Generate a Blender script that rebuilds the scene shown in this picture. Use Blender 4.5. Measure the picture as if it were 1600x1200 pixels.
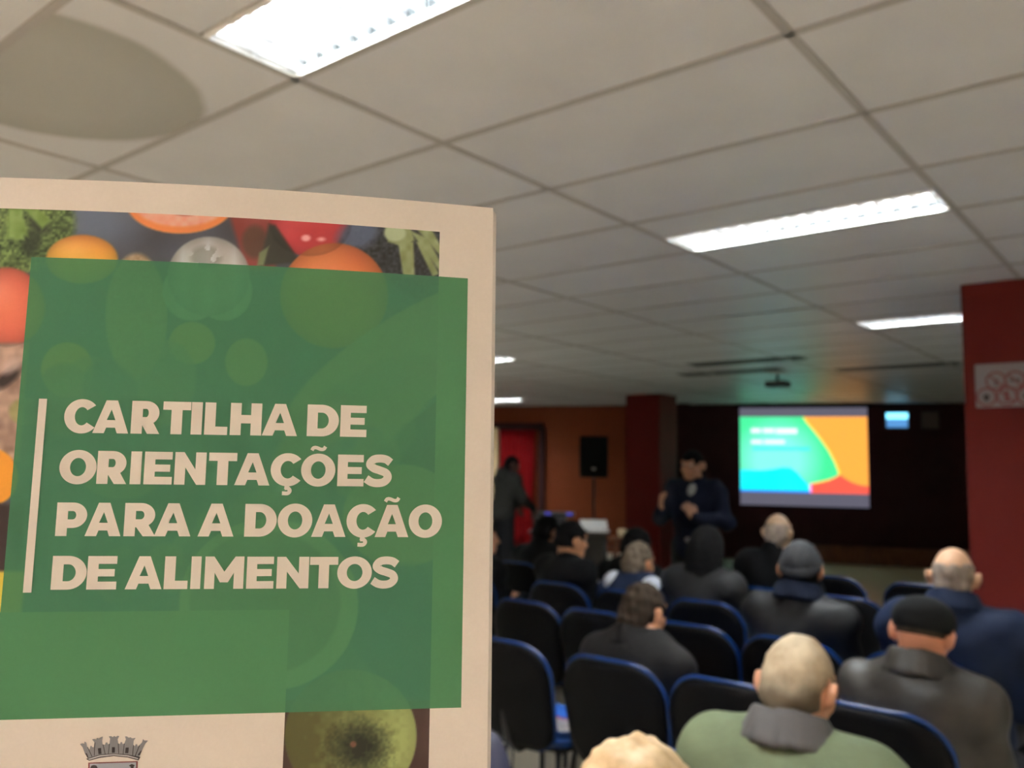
import bpy, bmesh, math, random
import numpy as np
from mathutils import Vector, Matrix

for o in list(bpy.data.objects): bpy.data.objects.remove(o)
scn = bpy.context.scene
col = scn.collection
PI = math.pi
rng = np.random.default_rng(7)
random.seed(7)

# ------------------------------------------------------------------ camera
FPX = 1320.0                      # focal length in pixels of a 1600 x 1200 frame
CAM = np.array([0.0, 0.0, 1.55])
RGT = np.array([0.7743982, 0.6325055, 0.0156284])
UPV = np.array([0.0486575, -0.0841647, 0.9952632])
FWD = np.array([-0.6308247, 0.7699696, 0.0959532])
CEIL = 1.55 + 1.1357
GX0, GY0, GU, GV = -2.0344, 2.0779, 1.25, 0.625      # ceiling grid origin and pitch
cd = bpy.data.cameras.new('camera'); cam = bpy.data.objects.new('camera', cd); col.objects.link(cam)
M = Matrix(((RGT[0], UPV[0], -FWD[0], CAM[0]), (RGT[1], UPV[1], -FWD[1], CAM[1]), (RGT[2], UPV[2], -FWD[2], CAM[2]), (0, 0, 0, 1)))
cam.matrix_world = M
cd.sensor_fit = 'HORIZONTAL'; cd.sensor_width = 36.0; cd.lens = FPX * 36.0 / 1600.0
cd.clip_start = 0.02; cd.clip_end = 100
PAGE_D = 0.33
cd.dof.use_dof = True; cd.dof.focus_distance = PAGE_D; cd.dof.aperture_fstop = 13.0
scn.camera = cam
# ------------------------------------------------------------------ world, exposure
w = bpy.data.worlds.new('world'); scn.world = w; w.use_nodes = True
w.node_tree.nodes['Background'].inputs[0].default_value = (0.9, 0.85, 0.8, 1)
w.node_tree.nodes['Background'].inputs[1].default_value = 0.02
scn.view_settings.view_transform = 'Standard'; scn.view_settings.look = 'None'
scn.view_settings.gamma = 1.0; scn.view_settings.exposure = 1.27
scn.view_settings.use_curve_mapping = False
TUBE_COOL = (0.92, 0.97, 1.0); TUBE_WARM = (1.0, 0.775, 0.66)
TUBE_E = 74.0; TUBE_E_BACK = 235.0
scn.cycles.max_bounces = 7; scn.cycles.diffuse_bounces = 5; scn.cycles.glossy_bounces = 3; scn.cycles.transmission_bounces = 2

# ------------------------------------------------------------------ helpers
def lin(c):
    c = np.asarray(c, float) / 255.0
    return np.where(c <= 0.04045, c / 12.92, ((c + 0.055) / 1.055) ** 2.4)

def mat(name, c, rough=0.6, metal=0.0, emit=None, estr=0.0, var=0.0, vscale=8.0, bump=0.0, bscale=60.0, sheen=0.0, c2=None, spec=0.5, coat=0.0):
    m = bpy.data.materials.get(name)
    if m: return m
    m = bpy.data.materials.new(name); m.use_nodes = True
    nt = m.node_tree; b = nt.nodes['Principled BSDF']
    b.inputs['Base Color'].default_value = (*c, 1); b.inputs['Roughness'].default_value = rough
    b.inputs['Metallic'].default_value = metal; b.inputs['Specular IOR Level'].default_value = spec
    if coat: b.inputs['Coat Weight'].default_value = coat
    if sheen: b.inputs['Sheen Weight'].default_value = sheen
    if emit is not None:
        b.inputs['Emission Color'].default_value = (*emit, 1); b.inputs['Emission Strength'].default_value = estr
    tc = None
    if var or bump or c2 is not None:
        tc = nt.nodes.new('ShaderNodeTexCoord')
    if var or c2 is not None:
        n = nt.nodes.new('ShaderNodeTexNoise'); n.inputs['Scale'].default_value = vscale; n.inputs['Detail'].default_value = 4
        nt.links.new(tc.outputs['Object'], n.inputs['Vector'])
        r = nt.nodes.new('ShaderNodeValToRGB')
        a = np.array(c) * (1 - var); d = np.array(c2) if c2 is not None else np.array(c) * (1 + var)
        r.color_ramp.elements[0].position = 0.32; r.color_ramp.elements[0].color = (*a, 1)
        r.color_ramp.elements[1].position = 0.68; r.color_ramp.elements[1].color = (*np.minimum(d, 1), 1)
        nt.links.new(n.outputs['Fac'], r.inputs['Fac']); nt.links.new(r.outputs['Color'], b.inputs['Base Color'])
    if bump:
        n = nt.nodes.new('ShaderNodeTexNoise'); n.inputs['Scale'].default_value = bscale; n.inputs['Detail'].default_value = 3
        nt.links.new(tc.outputs['Object'], n.inputs['Vector'])
        k = nt.nodes.new('ShaderNodeBump'); k.inputs['Strength'].default_value = bump; k.inputs['Distance'].default_value = 0.02
        nt.links.new(n.outputs['Fac'], k.inputs['Height']); nt.links.new(k.outputs['Normal'], b.inputs['Normal'])
    return m

def link(o, parent=None):
    col.objects.link(o)
    if parent is not None: o.parent = parent
    return o

def tag(o, label=None, cat=None, group=None, kind=None):
    if label: o['label'] = label
    if cat: o['category'] = cat
    if group: o['group'] = group
    if kind: o['kind'] = kind
    return o

def empty(name, loc=(0, 0, 0), rz=0.0):
    o = bpy.data.objects.new(name, None); o.empty_display_size = 0.1
    o.location = loc; o.rotation_euler = (0, 0, rz); link(o); return o

def from_arrays(name, V, F, m, parent=None, smooth=True):
    me = bpy.data.meshes.new(name); V = np.asarray(V, np.float32)
    if isinstance(F, np.ndarray):
        n, k = F.shape
        me.vertices.add(len(V)); me.vertices.foreach_set('co', V.ravel())
        me.loops.add(n * k); me.loops.foreach_set('vertex_index', F.astype(np.int32).ravel())
        me.polygons.add(n); me.polygons.foreach_set('loop_start', np.arange(0, n * k, k, dtype=np.int32))
        me.update(calc_edges=True)
    else:
        me.from_pydata([tuple(map(float, v)) for v in V], [], F); me.update()
    if smooth: me.polygons.foreach_set('use_smooth', np.ones(len(me.polygons), bool))
    me.materials.append(m)
    return link(bpy.data.objects.new(name, me), parent)

def bm_obj(name, bm, m, parent=None, smooth=False):
    bmesh.ops.recalc_face_normals(bm, faces=bm.faces)
    me = bpy.data.meshes.new(name); bm.to_mesh(me); bm.free()
    if smooth: me.polygons.foreach_set('use_smooth', np.ones(len(me.polygons), bool))
    me.materials.append(m)
    return link(bpy.data.objects.new(name, me), parent)

def add_box(bm, c, s, bev=0.0, rot=None, seg=1):
    r = bmesh.ops.create_cube(bm, size=1.0); vs = r['verts']
    bmesh.ops.scale(bm, vec=s, verts=vs)
    if bev:
        es = list({e for v in vs for e in v.link_edges})
        q = bmesh.ops.bevel(bm, geom=es, offset=bev, segments=seg, affect='EDGES', profile=0.5)
        vs = list({v for f in q['faces'] for v in f.verts} | {v for v in vs if v.is_valid})
        seen = set(vs); st = list(vs)
        while st:
            v = st.pop()
            for e in v.link_edges:
                u = e.other_vert(v)
                if u not in seen: seen.add(u); st.append(u)
        vs = list(seen)
    if rot is not None: bmesh.ops.rotate(bm, cent=(0, 0, 0), matrix=rot, verts=vs)
    bmesh.ops.translate(bm, vec=c, verts=vs)
    return vs

def box(name, c, s, m, parent=None, bev=0.0, rot=None, seg=2):
    bm = bmesh.new(); add_box(bm, c, s, bev, rot, seg); return bm_obj(name, bm, m, parent)

def add_tube(bm, pts, r, n=8, closed=False):
    pts = [Vector(p) for p in pts]; N = len(pts); rings = []
    rr = r if isinstance(r, (list, tuple)) else [r] * N
    up = Vector((0.13, 0.37, 0.92))
    for i, p in enumerate(pts):
        a = pts[(i - 1) % N] if (closed or i > 0) else p
        b = pts[(i + 1) % N] if (closed or i < N - 1) else p
        t = (b - a).normalized(); x = t.cross(up)
        if x.length < 1e-3: x = t.cross(Vector((1, 0, 0)))
        x.normalize(); y = t.cross(x)
        rings.append([bm.verts.new(p + (x * math.cos(2 * PI * k / n) + y * math.sin(2 * PI * k / n)) * rr[i]) for k in range(n)])
    for i in range(N if closed else N - 1):
        A, B = rings[i], rings[(i + 1) % N]
        for k in range(n): bm.faces.new((A[k], A[(k + 1) % n], B[(k + 1) % n], B[k]))
    if not closed:
        bm.faces.new(rings[0]); bm.faces.new(rings[-1])

def tube(name, pts, r, m, parent=None, n=8, closed=False):
    bm = bmesh.new(); add_tube(bm, pts, r, n, closed); return bm_obj(name, bm, m, parent, True)

def lathe(name, prof, m, parent=None, n=20, loc=(0, 0, 0)):
    bm = bmesh.new(); rings = []
    for (r, z) in prof:
        rings.append([bm.verts.new((loc[0] + r * math.cos(2 * PI * k / n), loc[1] + r * math.sin(2 * PI * k / n), loc[2] + z)) for k in range(n)])
    for A, B in zip(rings, rings[1:]):
        for k in range(n): bm.faces.new((A[k], A[(k + 1) % n], B[(k + 1) % n], B[k]))
    bm.faces.new(rings[0]); bm.faces.new(rings[-1])
    return bm_obj(name, bm, m, parent, True)

def copy_tree(o, parent=None):
    c = o.copy(); col.objects.link(c)
    if parent is not None: c.parent = parent
    for ch in list(o.children): copy_tree(ch, c)
    return c

# ------------------------------------------------------------------ materials of the setting
m_tile = mat('ceiling tile', (0.575, 0.585, 0.595), 0.42, var=0.035, vscale=3.0, bump=0.05, bscale=140, spec=0.35)
m_bar = mat('ceiling grid bar', (0.36, 0.345, 0.325), 0.5)
m_cwall = mat('off white wall paint', (0.76, 0.73, 0.68), 0.6, var=0.03, vscale=2.0)
m_floor = mat('beige vinyl floor', (0.58, 0.54, 0.43), 0.35, var=0.08, vscale=2.5)
m_wall = mat('terracotta wall paint', (0.165, 0.038, 0.012), 0.7, spec=.12, var=0.06, vscale=2.0, bump=0.04, bscale=90)
m_walldark = mat('dark maroon wall shade and frame', (0.036, 0.012, 0.012), 0.7, spec=.1, var=0.15, vscale=3.0)  # dark tone of the unlit wall section; also on door frame and trim
m_colred = mat('deep red column paint', (0.115, 0.012, 0.009), 0.65, spec=.12, var=0.05, vscale=2.0, bump=0.03, bscale=90)
m_plen = mat('plenum grey', (0.2, 0.2, 0.2), 0.9)
m_cream = mat('cream paint', (0.62, 0.48, 0.27), 0.5)
m_wood = mat('brown wood', (0.12, 0.045, 0.022), 0.6, spec=.2, var=0.25, vscale=6.0)
m_house = mat('white enamel', (0.82, 0.82, 0.8), 0.35)
m_blade = mat('louvre bright aluminium', (0.80, 0.82, 0.84), 0.33, metal=1.0)
m_side = mat('side reflector dark reflection', (0.09, 0.10, 0.105), 0.4, metal=1.0)  # aluminium darkened, standing in for a reflection from a darker direction
m_tubeC = mat('lit cool tube', (0.9, 0.9, 0.9), 0.4, emit=TUBE_COOL, estr=TUBE_E)
m_tubeW = mat('lit warm tube', (0.9, 0.9, 0.9), 0.4, emit=TUBE_WARM, estr=TUBE_E_BACK)
m_tubeO = mat('unlit tube', (0.35, 0.36, 0.36), 0.3)
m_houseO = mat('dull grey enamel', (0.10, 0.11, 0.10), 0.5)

# ------------------------------------------------------------------ room shell
XL, XR, YF = -13.0, 4.6, -5.2
def wall_y(x): return 14.4 + (x + 5.5) * 0.4
bm = bmesh.new()
fl = [(XL, YF), (XR, YF), (XR, wall_y(XR)), (XL, wall_y(XL))]
def prism(bm, poly, z0, z1):
    a = [bm.verts.new((x, y, z0)) for x, y in poly]; b = [bm.verts.new((x, y, z1)) for x, y in poly]
    bm.faces.new(a); bm.faces.new(b)
    for i in range(len(poly)):
        j = (i + 1) % len(poly); bm.faces.new((a[i], a[j], b[j], b[i]))
prism(bm, fl, -0.1, 0.0)
tag(bm_obj('floor', bm, m_floor), kind='structure')
ZT = CEIL + 0.22
def wall(name, a, b, m, th=0.15, z0=0.0, z1=ZT):
    a = Vector((*a, 0)); b = Vector((*b, 0)); t = (b - a).normalized(); n = Vector((-t.y, t.x, 0)) * th
    bm = bmesh.new(); prism(bm, [(a.x, a.y), (b.x, b.y), (b.x + n.x, b.y + n.y), (a.x + n.x, a.y + n.y)], z0, z1)
    return tag(bm_obj(name, bm, m), kind='structure')
wb = wall('wall_back', (XR, wall_y(XR)), (XL, wall_y(XL)), m_wall, -0.15)
wall('wall_left', (XL, YF), (XL, wall_y(XL)), m_cwall, 0.15)
wall('wall_right', (XR, wall_y(XR)), (XR, YF), m_cwall, 0.15)
wall('wall_front', (XR, YF), (XL, YF), m_cwall, 0.15)
WD = Vector((1, 0.4, 0)).normalized(); WN = Vector((0.4, -1, 0)).normalized(); WA = math.atan(0.4)
def on_wall(x, off=0.0, z=0.0):
    p = Vector((x, wall_y(x), z)) + WN * off; return p
def wall_box(name, x, off, z, s, m, parent=None, bev=0.0):     # s = (along wall, out of wall, height); centred at x, its back on the wall
    p = on_wall(x, off + s[1] / 2, z)
    return box(name, p, s, m, parent, bev, Matrix.Rotation(WA, 3, 'Z'))
wall_box('wall_shade_sheet', -2.40, 0.0, 0.0 + CEIL / 2, (11.9, 0.05, CEIL - 0.002), m_walldark)['kind'] = 'structure'  # dark sheet over the unlit wall; the shade is in its colour
bb = wall_box('baseboard_back', -1.9, 0.05, 0.15, (8.4, 0.09, 0.30), m_wood, bev=0.006); bb['kind'] = 'structure'
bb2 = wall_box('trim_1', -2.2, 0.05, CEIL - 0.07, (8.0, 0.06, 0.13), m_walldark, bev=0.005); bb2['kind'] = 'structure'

# columns
def column(name, x0, x1, y0, y1, label):
    bm = bmesh.new(); add_box(bm, ((x0 + x1) / 2, (y0 + y1) / 2, CEIL / 2), (x1 - x0, y1 - y0, CEIL - 0.001), 0.008, None, 2)
    o = bm_obj(name, bm, m_colred); o['kind'] = 'structure'; o['label'] = label; return o
column('column', -1.10, -0.45, 5.62, 6.27, 'deep red square column with the white prohibition poster')
column('column', -7.02, -6.42, 11.40, 11.95, 'deep red square column between the loudspeaker and the presenter')

# ceiling: plenum slab, tiles, grid bars
bm = bmesh.new(); prism(bm, fl, ZT, ZT + 0.08)
ceiling = bm_obj('ceiling', bm, m_plen); ceiling['kind'] = 'structure'
# fixtures: (x of left end, y of near edge, state)   all 1.25 x 0.3125
FX = lambda i, j: (GX0 + i * GU, GY0 + j * GV)
FIX = [(*FX(0, -1.5), 'lit'), (*FX(0, 2.5), 'lit'), (*FX(0, 7.25), 'lit'), (*FX(-3.9, 7.35), 'lit'), (*FX(-6.63, 14.45), 'lit'),
       (*FX(-4, 2.5), 'lit'), (*FX(-4, -1.5), 'lit'),
       (*FX(0, -5.5), 'warm'), (*FX(-4, -5.5), 'warm'), (*FX(3, -5.5), 'warm'), (*FX(0, -9.5), 'warm'), (*FX(3, 2.5), 'lit'), (*FX(3, -1.5), 'lit'),
       (*FX(-1.85, 9.9), 'off'), (*FX(-0.92, 11.95), 'off'), (*FX(-2.3, 11.25), 'off')]
FW_, FH_ = 1.25, 0.3125
def rect_sub(rects, f):
    out = []
    for (a, b, c, d) in rects:
        x0, x1, y0, y1 = f
        if x1 <= a or x0 >= b or y1 <= c or y0 >= d: out.append((a, b, c, d)); continue
        if y0 > c: out.append((a, b, c, y0))
        if y1 < d: out.append((a, b, y1, d))
        if x0 > a: out.append((a, x0, max(c, y0), min(d, y1)))
        if x1 < b: out.append((x1, b, max(c, y0), min(d, y1)))
    return [r for r in out if r[1] - r[0] > 0.03 and r[3] - r[2] > 0.03]
m_stain = mat('water stained tile', (0.575, 0.585, 0.595), 0.42, spec=0.35)
nt = m_stain.node_tree; bs = nt.nodes['Principled BSDF']
ge = nt.nodes.new('ShaderNodeNewGeometry'); ds = nt.nodes.new('ShaderNodeVectorMath'); ds.operation = 'DISTANCE'
ds.inputs[1].default_value = (-2.67, 0.985, CEIL); nt.links.new(ge.outputs['Position'], ds.inputs[0])
nz = nt.nodes.new('ShaderNodeTexNoise'); nz.inputs['Scale'].default_value = 3.0; nt.links.new(ge.outputs['Position'], nz.inputs['Vector'])
ad = nt.nodes.new('ShaderNodeMath'); ad.operation = 'MULTIPLY_ADD'; ad.inputs[1].default_value = 0.05; nt.links.new(nz.outputs['Fac'], ad.inputs[0]); nt.links.new(ds.outputs['Value'], ad.inputs[2])
rp = nt.nodes.new('ShaderNodeValToRGB'); e = rp.color_ramp.elements
e[0].position = 0.30; e[0].color = (0.385, 0.39, 0.36, 1); e[1].position = 0.505; e[1].color = (0.575, 0.585, 0.595, 1)
q = e.new(0.445); q.color = (0.345, 0.345, 0.31, 1); q = e.new(0.475); q.color = (0.335, 0.335, 0.30, 1)
nt.links.new(ad.outputs[0], rp.inputs['Fac']); nt.links.new(rp.outputs['Color'], bs.inputs['Base Color'])

tile_mesh = {}
def tile_for(w_, h_, m):
    k = (round(w_, 3), round(h_, 3), m.name)
    if k not in tile_mesh:
        bm = bmesh.new()
        g = 0.006; a, b = w_ / 2 - g, h_ / 2 - g
        # face slightly proud with a chamfered edge
        lo = [bm.verts.new(p) for p in ((-a + .006, -b + .006, -0.003), (a - .006, -b + .006, -0.003), (a - .006, b - .006, -0.003), (-a + .006, b - .006, -0.003))]
        md = [bm.verts.new(p) for p in ((-a, -b, 0.003), (a, -b, 0.003), (a, b, 0.003), (-a, b, 0.003))]
        hi = [bm.verts.new(p) for p in ((-a, -b, 0.015), (a, -b, 0.015), (a, b, 0.015), (-a, b, 0.015))]
        bm.faces.new(lo); bm.faces.new(hi)
        for A, B in ((lo, md), (md, hi)):
            for i in range(4): bm.faces.new((A[i], A[(i + 1) % 4], B[(i + 1) % 4], B[i]))
        bmesh.ops.recalc_face_normals(bm, faces=bm.faces)
        me = bpy.data.meshes.new('tile'); bm.to_mesh(me); bm.free(); me.materials.append(m); tile_mesh[k] = me
    return tile_mesh[k]
far_bm = bmesh.new(); ntile = 0
i0 = math.floor((XL - GX0) / GU); i1 = math.ceil((XR - GX0) / GU); j0 = math.floor((YF - GY0) / GV); j1 = math.ceil((wall_y(XR) - GY0) / GV)
for i in range(i0, i1):
    for j in range(j0, j1):
        a, b = max(GX0 + i * GU, XL), min(GX0 + (i + 1) * GU, XR); c, d = max(GY0 + j * GV, YF), GY0 + (j + 1) * GV
        if b - a < .05 or d - c < .05: continue
        ym = wall_y((a + b) / 2)
        if c > wall_y(a): continue
        d = min(d, wall_y(b))
        rects = [(a, b, c, d)]
        for fx, fy, st in FIX: rects = rect_sub(rects, (fx, fx + FW_, fy, fy + FH_))
        for (p, q_, r_, s_) in rects:
            cx, cy = (p + q_) / 2, (r_ + s_) / 2
            v = np.array([cx, cy, CEIL]) - CAM; dep = v @ FWD
            inview = dep > 0.8 and abs((v @ RGT) / dep * FPX) < 950 and (v @ UPV) / dep * FPX < 850 and dep < 11.5
            if inview and ntile < 290:
                t = bpy.data.objects.new('tile', tile_for(q_ - p, s_ - r_, m_stain if (i == -1 and j == -2) else m_tile))
                t.location = (cx, cy, CEIL); link(t, ceiling); ntile += 1
            else:
                add_box(far_bm, (cx, cy, CEIL + 0.006), (q_ - p - .012, s_ - r_ - .012, 0.018))
tag(bm_obj('tile_field', far_bm, m_tile, ceiling), kind='stuff')
bar_mesh = {}
def bar(cx, cy, sx, sy):
    k = (round(sx, 3), round(sy, 3))
    if k not in bar_mesh:
        bm = bmesh.new(); add_box(bm, (0, 0, 0), (sx, sy, 0.022)); bmesh.ops.recalc_face_normals(bm, faces=bm.faces)
        me = bpy.data.meshes.new('grid_bar'); bm.to_mesh(me); bm.free(); me.materials.append(m_bar); bar_mesh[k] = me
    o = bpy.data.objects.new('grid_bar', bar_mesh[k]); o.location = (cx, cy, CEIL + 0.004); link(o, ceiling)
for i in range(i0 + 1, i1):
    x = GX0 + i * GU
    ya, yb = YF, wall_y(x)
    bar(x, (ya + yb) / 2, 0.026, yb - ya)
for j in range(j0 + 1, j1):
    y = GY0 + j * GV
    xa = XL if y < wall_y(XL) else (y - 14.4) / 0.4 - 5.5
    segs = [(xa, XR)]
    for fx, fy, st in FIX:
        if fy < y - .005 < fy + FH_ - .01:
            segs = [s for (p, q_) in segs for s in ((p, min(q_, fx)), (max(p, fx + FW_), q_)) if s[1] - s[0] > .02]
    for p, q_ in segs: bar((p + q_) / 2, y, q_ - p, 0.026)

# recessed louvre fixtures
fix_lab = {0: 'glaring recessed fluorescent ceiling light nearest the camera, above the booklet',
           1: 'lit recessed louvre ceiling light in the middle, wholly in view',
           2: 'lit louvre ceiling light partly cut off by the red column with the poster',
           3: 'lit ceiling light whose tip shows just right of the booklet edge',
           4: 'lit ceiling light at the far wall above the red curtain',
           5: 'lit ceiling light hidden behind the booklet, farther one', 6: 'lit ceiling light hidden behind the booklet, nearer one',
           7: 'warm ceiling light just behind the camera', 8: 'warm ceiling light behind the camera, far left', 9: 'warm ceiling light behind the camera, right side', 10: 'warm ceiling light near the wall behind the camera',
           11: 'lit ceiling light right of the frame, farther one', 12: 'lit ceiling light right of the frame, nearer one',
           13: 'dark unlit ceiling light left of centre above the screen', 14: 'dark unlit ceiling light on the right, beside the red column', 15: 'small dark unlit ceiling light, leftmost of three near the screen'}
def fixture_proto(state):
    root = bpy.data.objects.new('ceiling_light', None); link(root)
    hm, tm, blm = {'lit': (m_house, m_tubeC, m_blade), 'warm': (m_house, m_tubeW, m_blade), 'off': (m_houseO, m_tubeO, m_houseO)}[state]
    bm = bmesh.new(); a, b, t, hz = FW_ / 2, FH_ / 2, 0.006, 0.10
    add_box(bm, (0, 0, hz), (2 * a, 2 * b, t))
    for s in (-1, 1):
        add_box(bm, (s * (a - t / 2), 0, hz / 2), (t, 2 * b, hz)); add_box(bm, (0, s * (b - t / 2), hz / 2), (2 * a, t, hz))
    bm_obj('housing', bm, hm, root)
    bm = bmesh.new()
    for s in (-1, 1):
        add_box(bm, (s * (a - .006), 0, -0.002), (.016, 2 * b + .004, .008)); add_box(bm, (0, s * (b - .006), -0.002), (2 * a + .004, .016, .008))
    bm_obj('frame', bm, hm, root)
    for s in (-1, 1):
        tube('tube', [(-a + .03, s * .072, .062), (a - .03, s * .072, .062)], .024, tm, root, 10)
    bm = bmesh.new()      # central spine reflector, a V in section
    for y0, y1 in ((-.018, -.003), (.018, .003)):
        v = [bm.verts.new(p) for p in ((-a + .01, y0, .048), (a - .01, y0, .048), (a - .01, y1, .002), (-a + .01, y1, .002))]; bm.faces.new(v)
    bm_obj('spine_reflector', bm, blm, root)
    bm = bmesh.new(); n = 17
    for s in (-1, 1):
        pr = [(s * (b - .008), .085), (s * (b - .03), .06), (s * (b - .02), .03), (s * (b - .008), .0)]
        pr = [(s * (b - .045), .085), (s * (b - .025), .05), (s * (b - .012), .02), (s * (b - .008), .0)]
        for (ya, za), (yb, zb) in zip(pr, pr[1:]):
            bm.faces.new([bm.verts.new(p) for p in ((-a + .01, ya, za), (a - .01, ya, za), (a - .01, yb, zb), (-a + .01, yb, zb))])
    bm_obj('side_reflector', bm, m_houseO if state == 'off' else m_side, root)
    bmm = bmesh.new()
    tw, bw = .014, .002
    vv = []
    for y in (-b + .012, b - .012):
        vv.append([bmm.verts.new(p) for p in ((-tw, y, .045), (tw, y, .045), (bw, y, .001), (-bw, y, .001))])
    for k in range(4): bmm.faces.new((vv[0][k], vv[0][(k + 1) % 4], vv[1][(k + 1) % 4], vv[1][k]))
    bmm.faces.new(vv[0]); bmm.faces.new(vv[1])
    bl = bm_obj('louvre_blade', bmm, blm, root)
    for k in range(n):
        o = bl if k == 0 else link(bpy.data.objects.new('louvre_blade', bl.data), root)
        o.location = (-a + (k + .5) * 2 * a / n, 0, 0)
    return root
protos = {}
for k, (fx, fy, st) in enumerate(FIX):
    if st not in protos: o = protos[st] = fixture_proto(st)
    else: o = copy_tree(protos[st])
    o.location = (fx + FW_ / 2, fy + FH_ / 2, CEIL)
    tag(o, fix_lab[k], 'ceiling light', 'recessed ceiling lights')

# ------------------------------------------------------------------ signed distance fields -> meshes (bodies, clothes, hair)
def smin(a, b, k):
    h = np.clip(.5 + .5 * (b - a) / k, 0, 1); return b + (a - b) * h - k * h * (1 - h)
class Field:
    def __init__(s, lo, hi, h):
        s.h = h; s.lo = np.array(lo, float); n = np.ceil((np.array(hi) - s.lo) / h).astype(int) + 1
        s.n = n; s.d = np.full(n, 0.5, np.float32)
        s.ax = [(s.lo[i] + np.arange(n[i]) * h).astype(np.float32) for i in range(3)]
    def sl(s, lo, hi, pad=.07):
        a = np.clip(np.floor((np.array(lo) - pad - s.lo) / s.h).astype(int), 0, s.n); b = np.clip(np.ceil((np.array(hi) + pad - s.lo) / s.h).astype(int) + 1, 0, s.n)
        ix = tuple(slice(a[i], b[i]) for i in range(3))
        if np.any(b <= a): return None, None
        P = np.meshgrid(*[s.ax[i][ix[i]] for i in range(3)], indexing='ij'); return ix, P
    def put(s, ix, d, k, sub=False):
        if sub: s.d[ix] = -smin(-s.d[ix], d, k)
        else: s.d[ix] = smin(s.d[ix], d, k)
    def cap(s, a, b, ra, rb, k=.03, sub=False):
        a = np.array(a, float); b = np.array(b, float); R = max(ra, rb)
        ix, P = s.sl(np.minimum(a, b) - R, np.maximum(a, b) + R)
        if ix is None: return
        v = b - a; L = max(v @ v, 1e-9)
        t = np.clip(((P[0] - a[0]) * v[0] + (P[1] - a[1]) * v[1] + (P[2] - a[2]) * v[2]) / L, 0, 1)
        d = np.sqrt((P[0] - a[0] - t * v[0]) ** 2 + (P[1] - a[1] - t * v[1]) ** 2 + (P[2] - a[2] - t * v[2]) ** 2) - (ra + (rb - ra) * t)
        s.put(ix, d, k, sub)
    def chain(s, pts, rad, k=.03):
        for i in range(len(pts) - 1): s.cap(pts[i], pts[i + 1], rad[i], rad[i + 1], k)
    def ell(s, c, r, R=None, k=.03, sub=False):
        c = np.array(c, float); r = np.array(r, float); R = np.eye(3) if R is None else np.array(R)
        e = np.full(3, r.max()); ix, P = s.sl(c - e, c + e)
        if ix is None: return
        q = [(P[0] - c[0]) * R[0, i] + (P[1] - c[1]) * R[1, i] + (P[2] - c[2]) * R[2, i] for i in range(3)]
        k0 = np.sqrt(sum((q[i] / r[i]) ** 2 for i in range(3))); k1 = np.sqrt(sum((q[i] / r[i] ** 2) ** 2 for i in range(3)))
        s.put(ix, k0 * (k0 - 1) / np.maximum(k1, 1e-4), k, sub)
    def warp(s, f):            # add a function of position to the field
        P = np.meshgrid(*s.ax, indexing='ij'); s.d += f(*P).astype(np.float32)
    def cut(s, f):             # keep where f(p) <= 0
        P = np.meshgrid(*s.ax, indexing='ij'); s.d = np.maximum(s.d, f(*P).astype(np.float32))
    def mesh(s, name, m, parent=None):
        d = s.d; n = s.n
        d[0] = d[-1] = .1; d[:, 0] = d[:, -1] = .1; d[:, :, 0] = d[:, :, -1] = .1
        ins = d < 0
        c = [(i, j, k) for i in (0, 1) for j in (0, 1) for k in (0, 1)]
        cnt = sum(ins[i:n[0] - 1 + i, j:n[1] - 1 + j, k:n[2] - 1 + k].astype(np.int8) for i, j, k in c)
        act = np.argwhere((cnt > 0) & (cnt < 8))
        val = np.stack([d[act[:, 0] + i, act[:, 1] + j, act[:, 2] + k] for i, j, k in c], 1)
        acc = np.zeros((len(act), 3)); num = np.zeros(len(act))
        C = np.array(c, float)
        for a in range(8):
            for b in range(a + 1, 8):
                if np.abs(C[a] - C[b]).sum() != 1: continue
                x = (val[:, a] < 0) != (val[:, b] < 0)
                t = np.where(x, val[:, a] / np.where(x, val[:, a] - val[:, b], 1), 0)
                acc += x[:, None] * (C[a] + t[:, None] * (C[b] - C[a])); num += x
        V = s.lo + (act + acc / num[:, None]) * s.h
        idx = np.full(np.array(n) - 1, -1, np.int32); idx[act[:, 0], act[:, 1], act[:, 2]] = np.arange(len(act))
        Q = []
        for ax in range(3):
            o1, o2 = [(1, 2), (2, 0), (0, 1)][ax]
            A = [slice(1, n[i] - 1) for i in range(3)]; A[ax] = slice(0, n[ax] - 1)
            B = list(A); B[ax] = slice(1, n[ax])
            sa, sb = ins[tuple(A)], ins[tuple(B)]
            e_ = np.argwhere(sa != sb); off = np.array([a.start for a in A]); g = e_ + off
            fl_ = sa[tuple(e_.T)]
            u1 = np.zeros(3, int); u1[o1] = 1; u2 = np.zeros(3, int); u2[o2] = 1
            qd = np.stack([idx[tuple((g - x).T)] for x in (u1 + u2, u2, 0 * u1, u1)], 1)
            qd[~fl_] = qd[~fl_][:, ::-1]
            Q.append(qd)
        return from_arrays(name, V, np.concatenate(Q), m, parent)

def rot(rx=0, ry=0, rz=0):
    return np.array(Matrix.Rotation(rz, 3, 'Z') @ Matrix.Rotation(ry, 3, 'Y') @ Matrix.Rotation(rx, 3, 'X'))
def unit(v): v = np.array(v, float); return v / np.linalg.norm(v)

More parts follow.
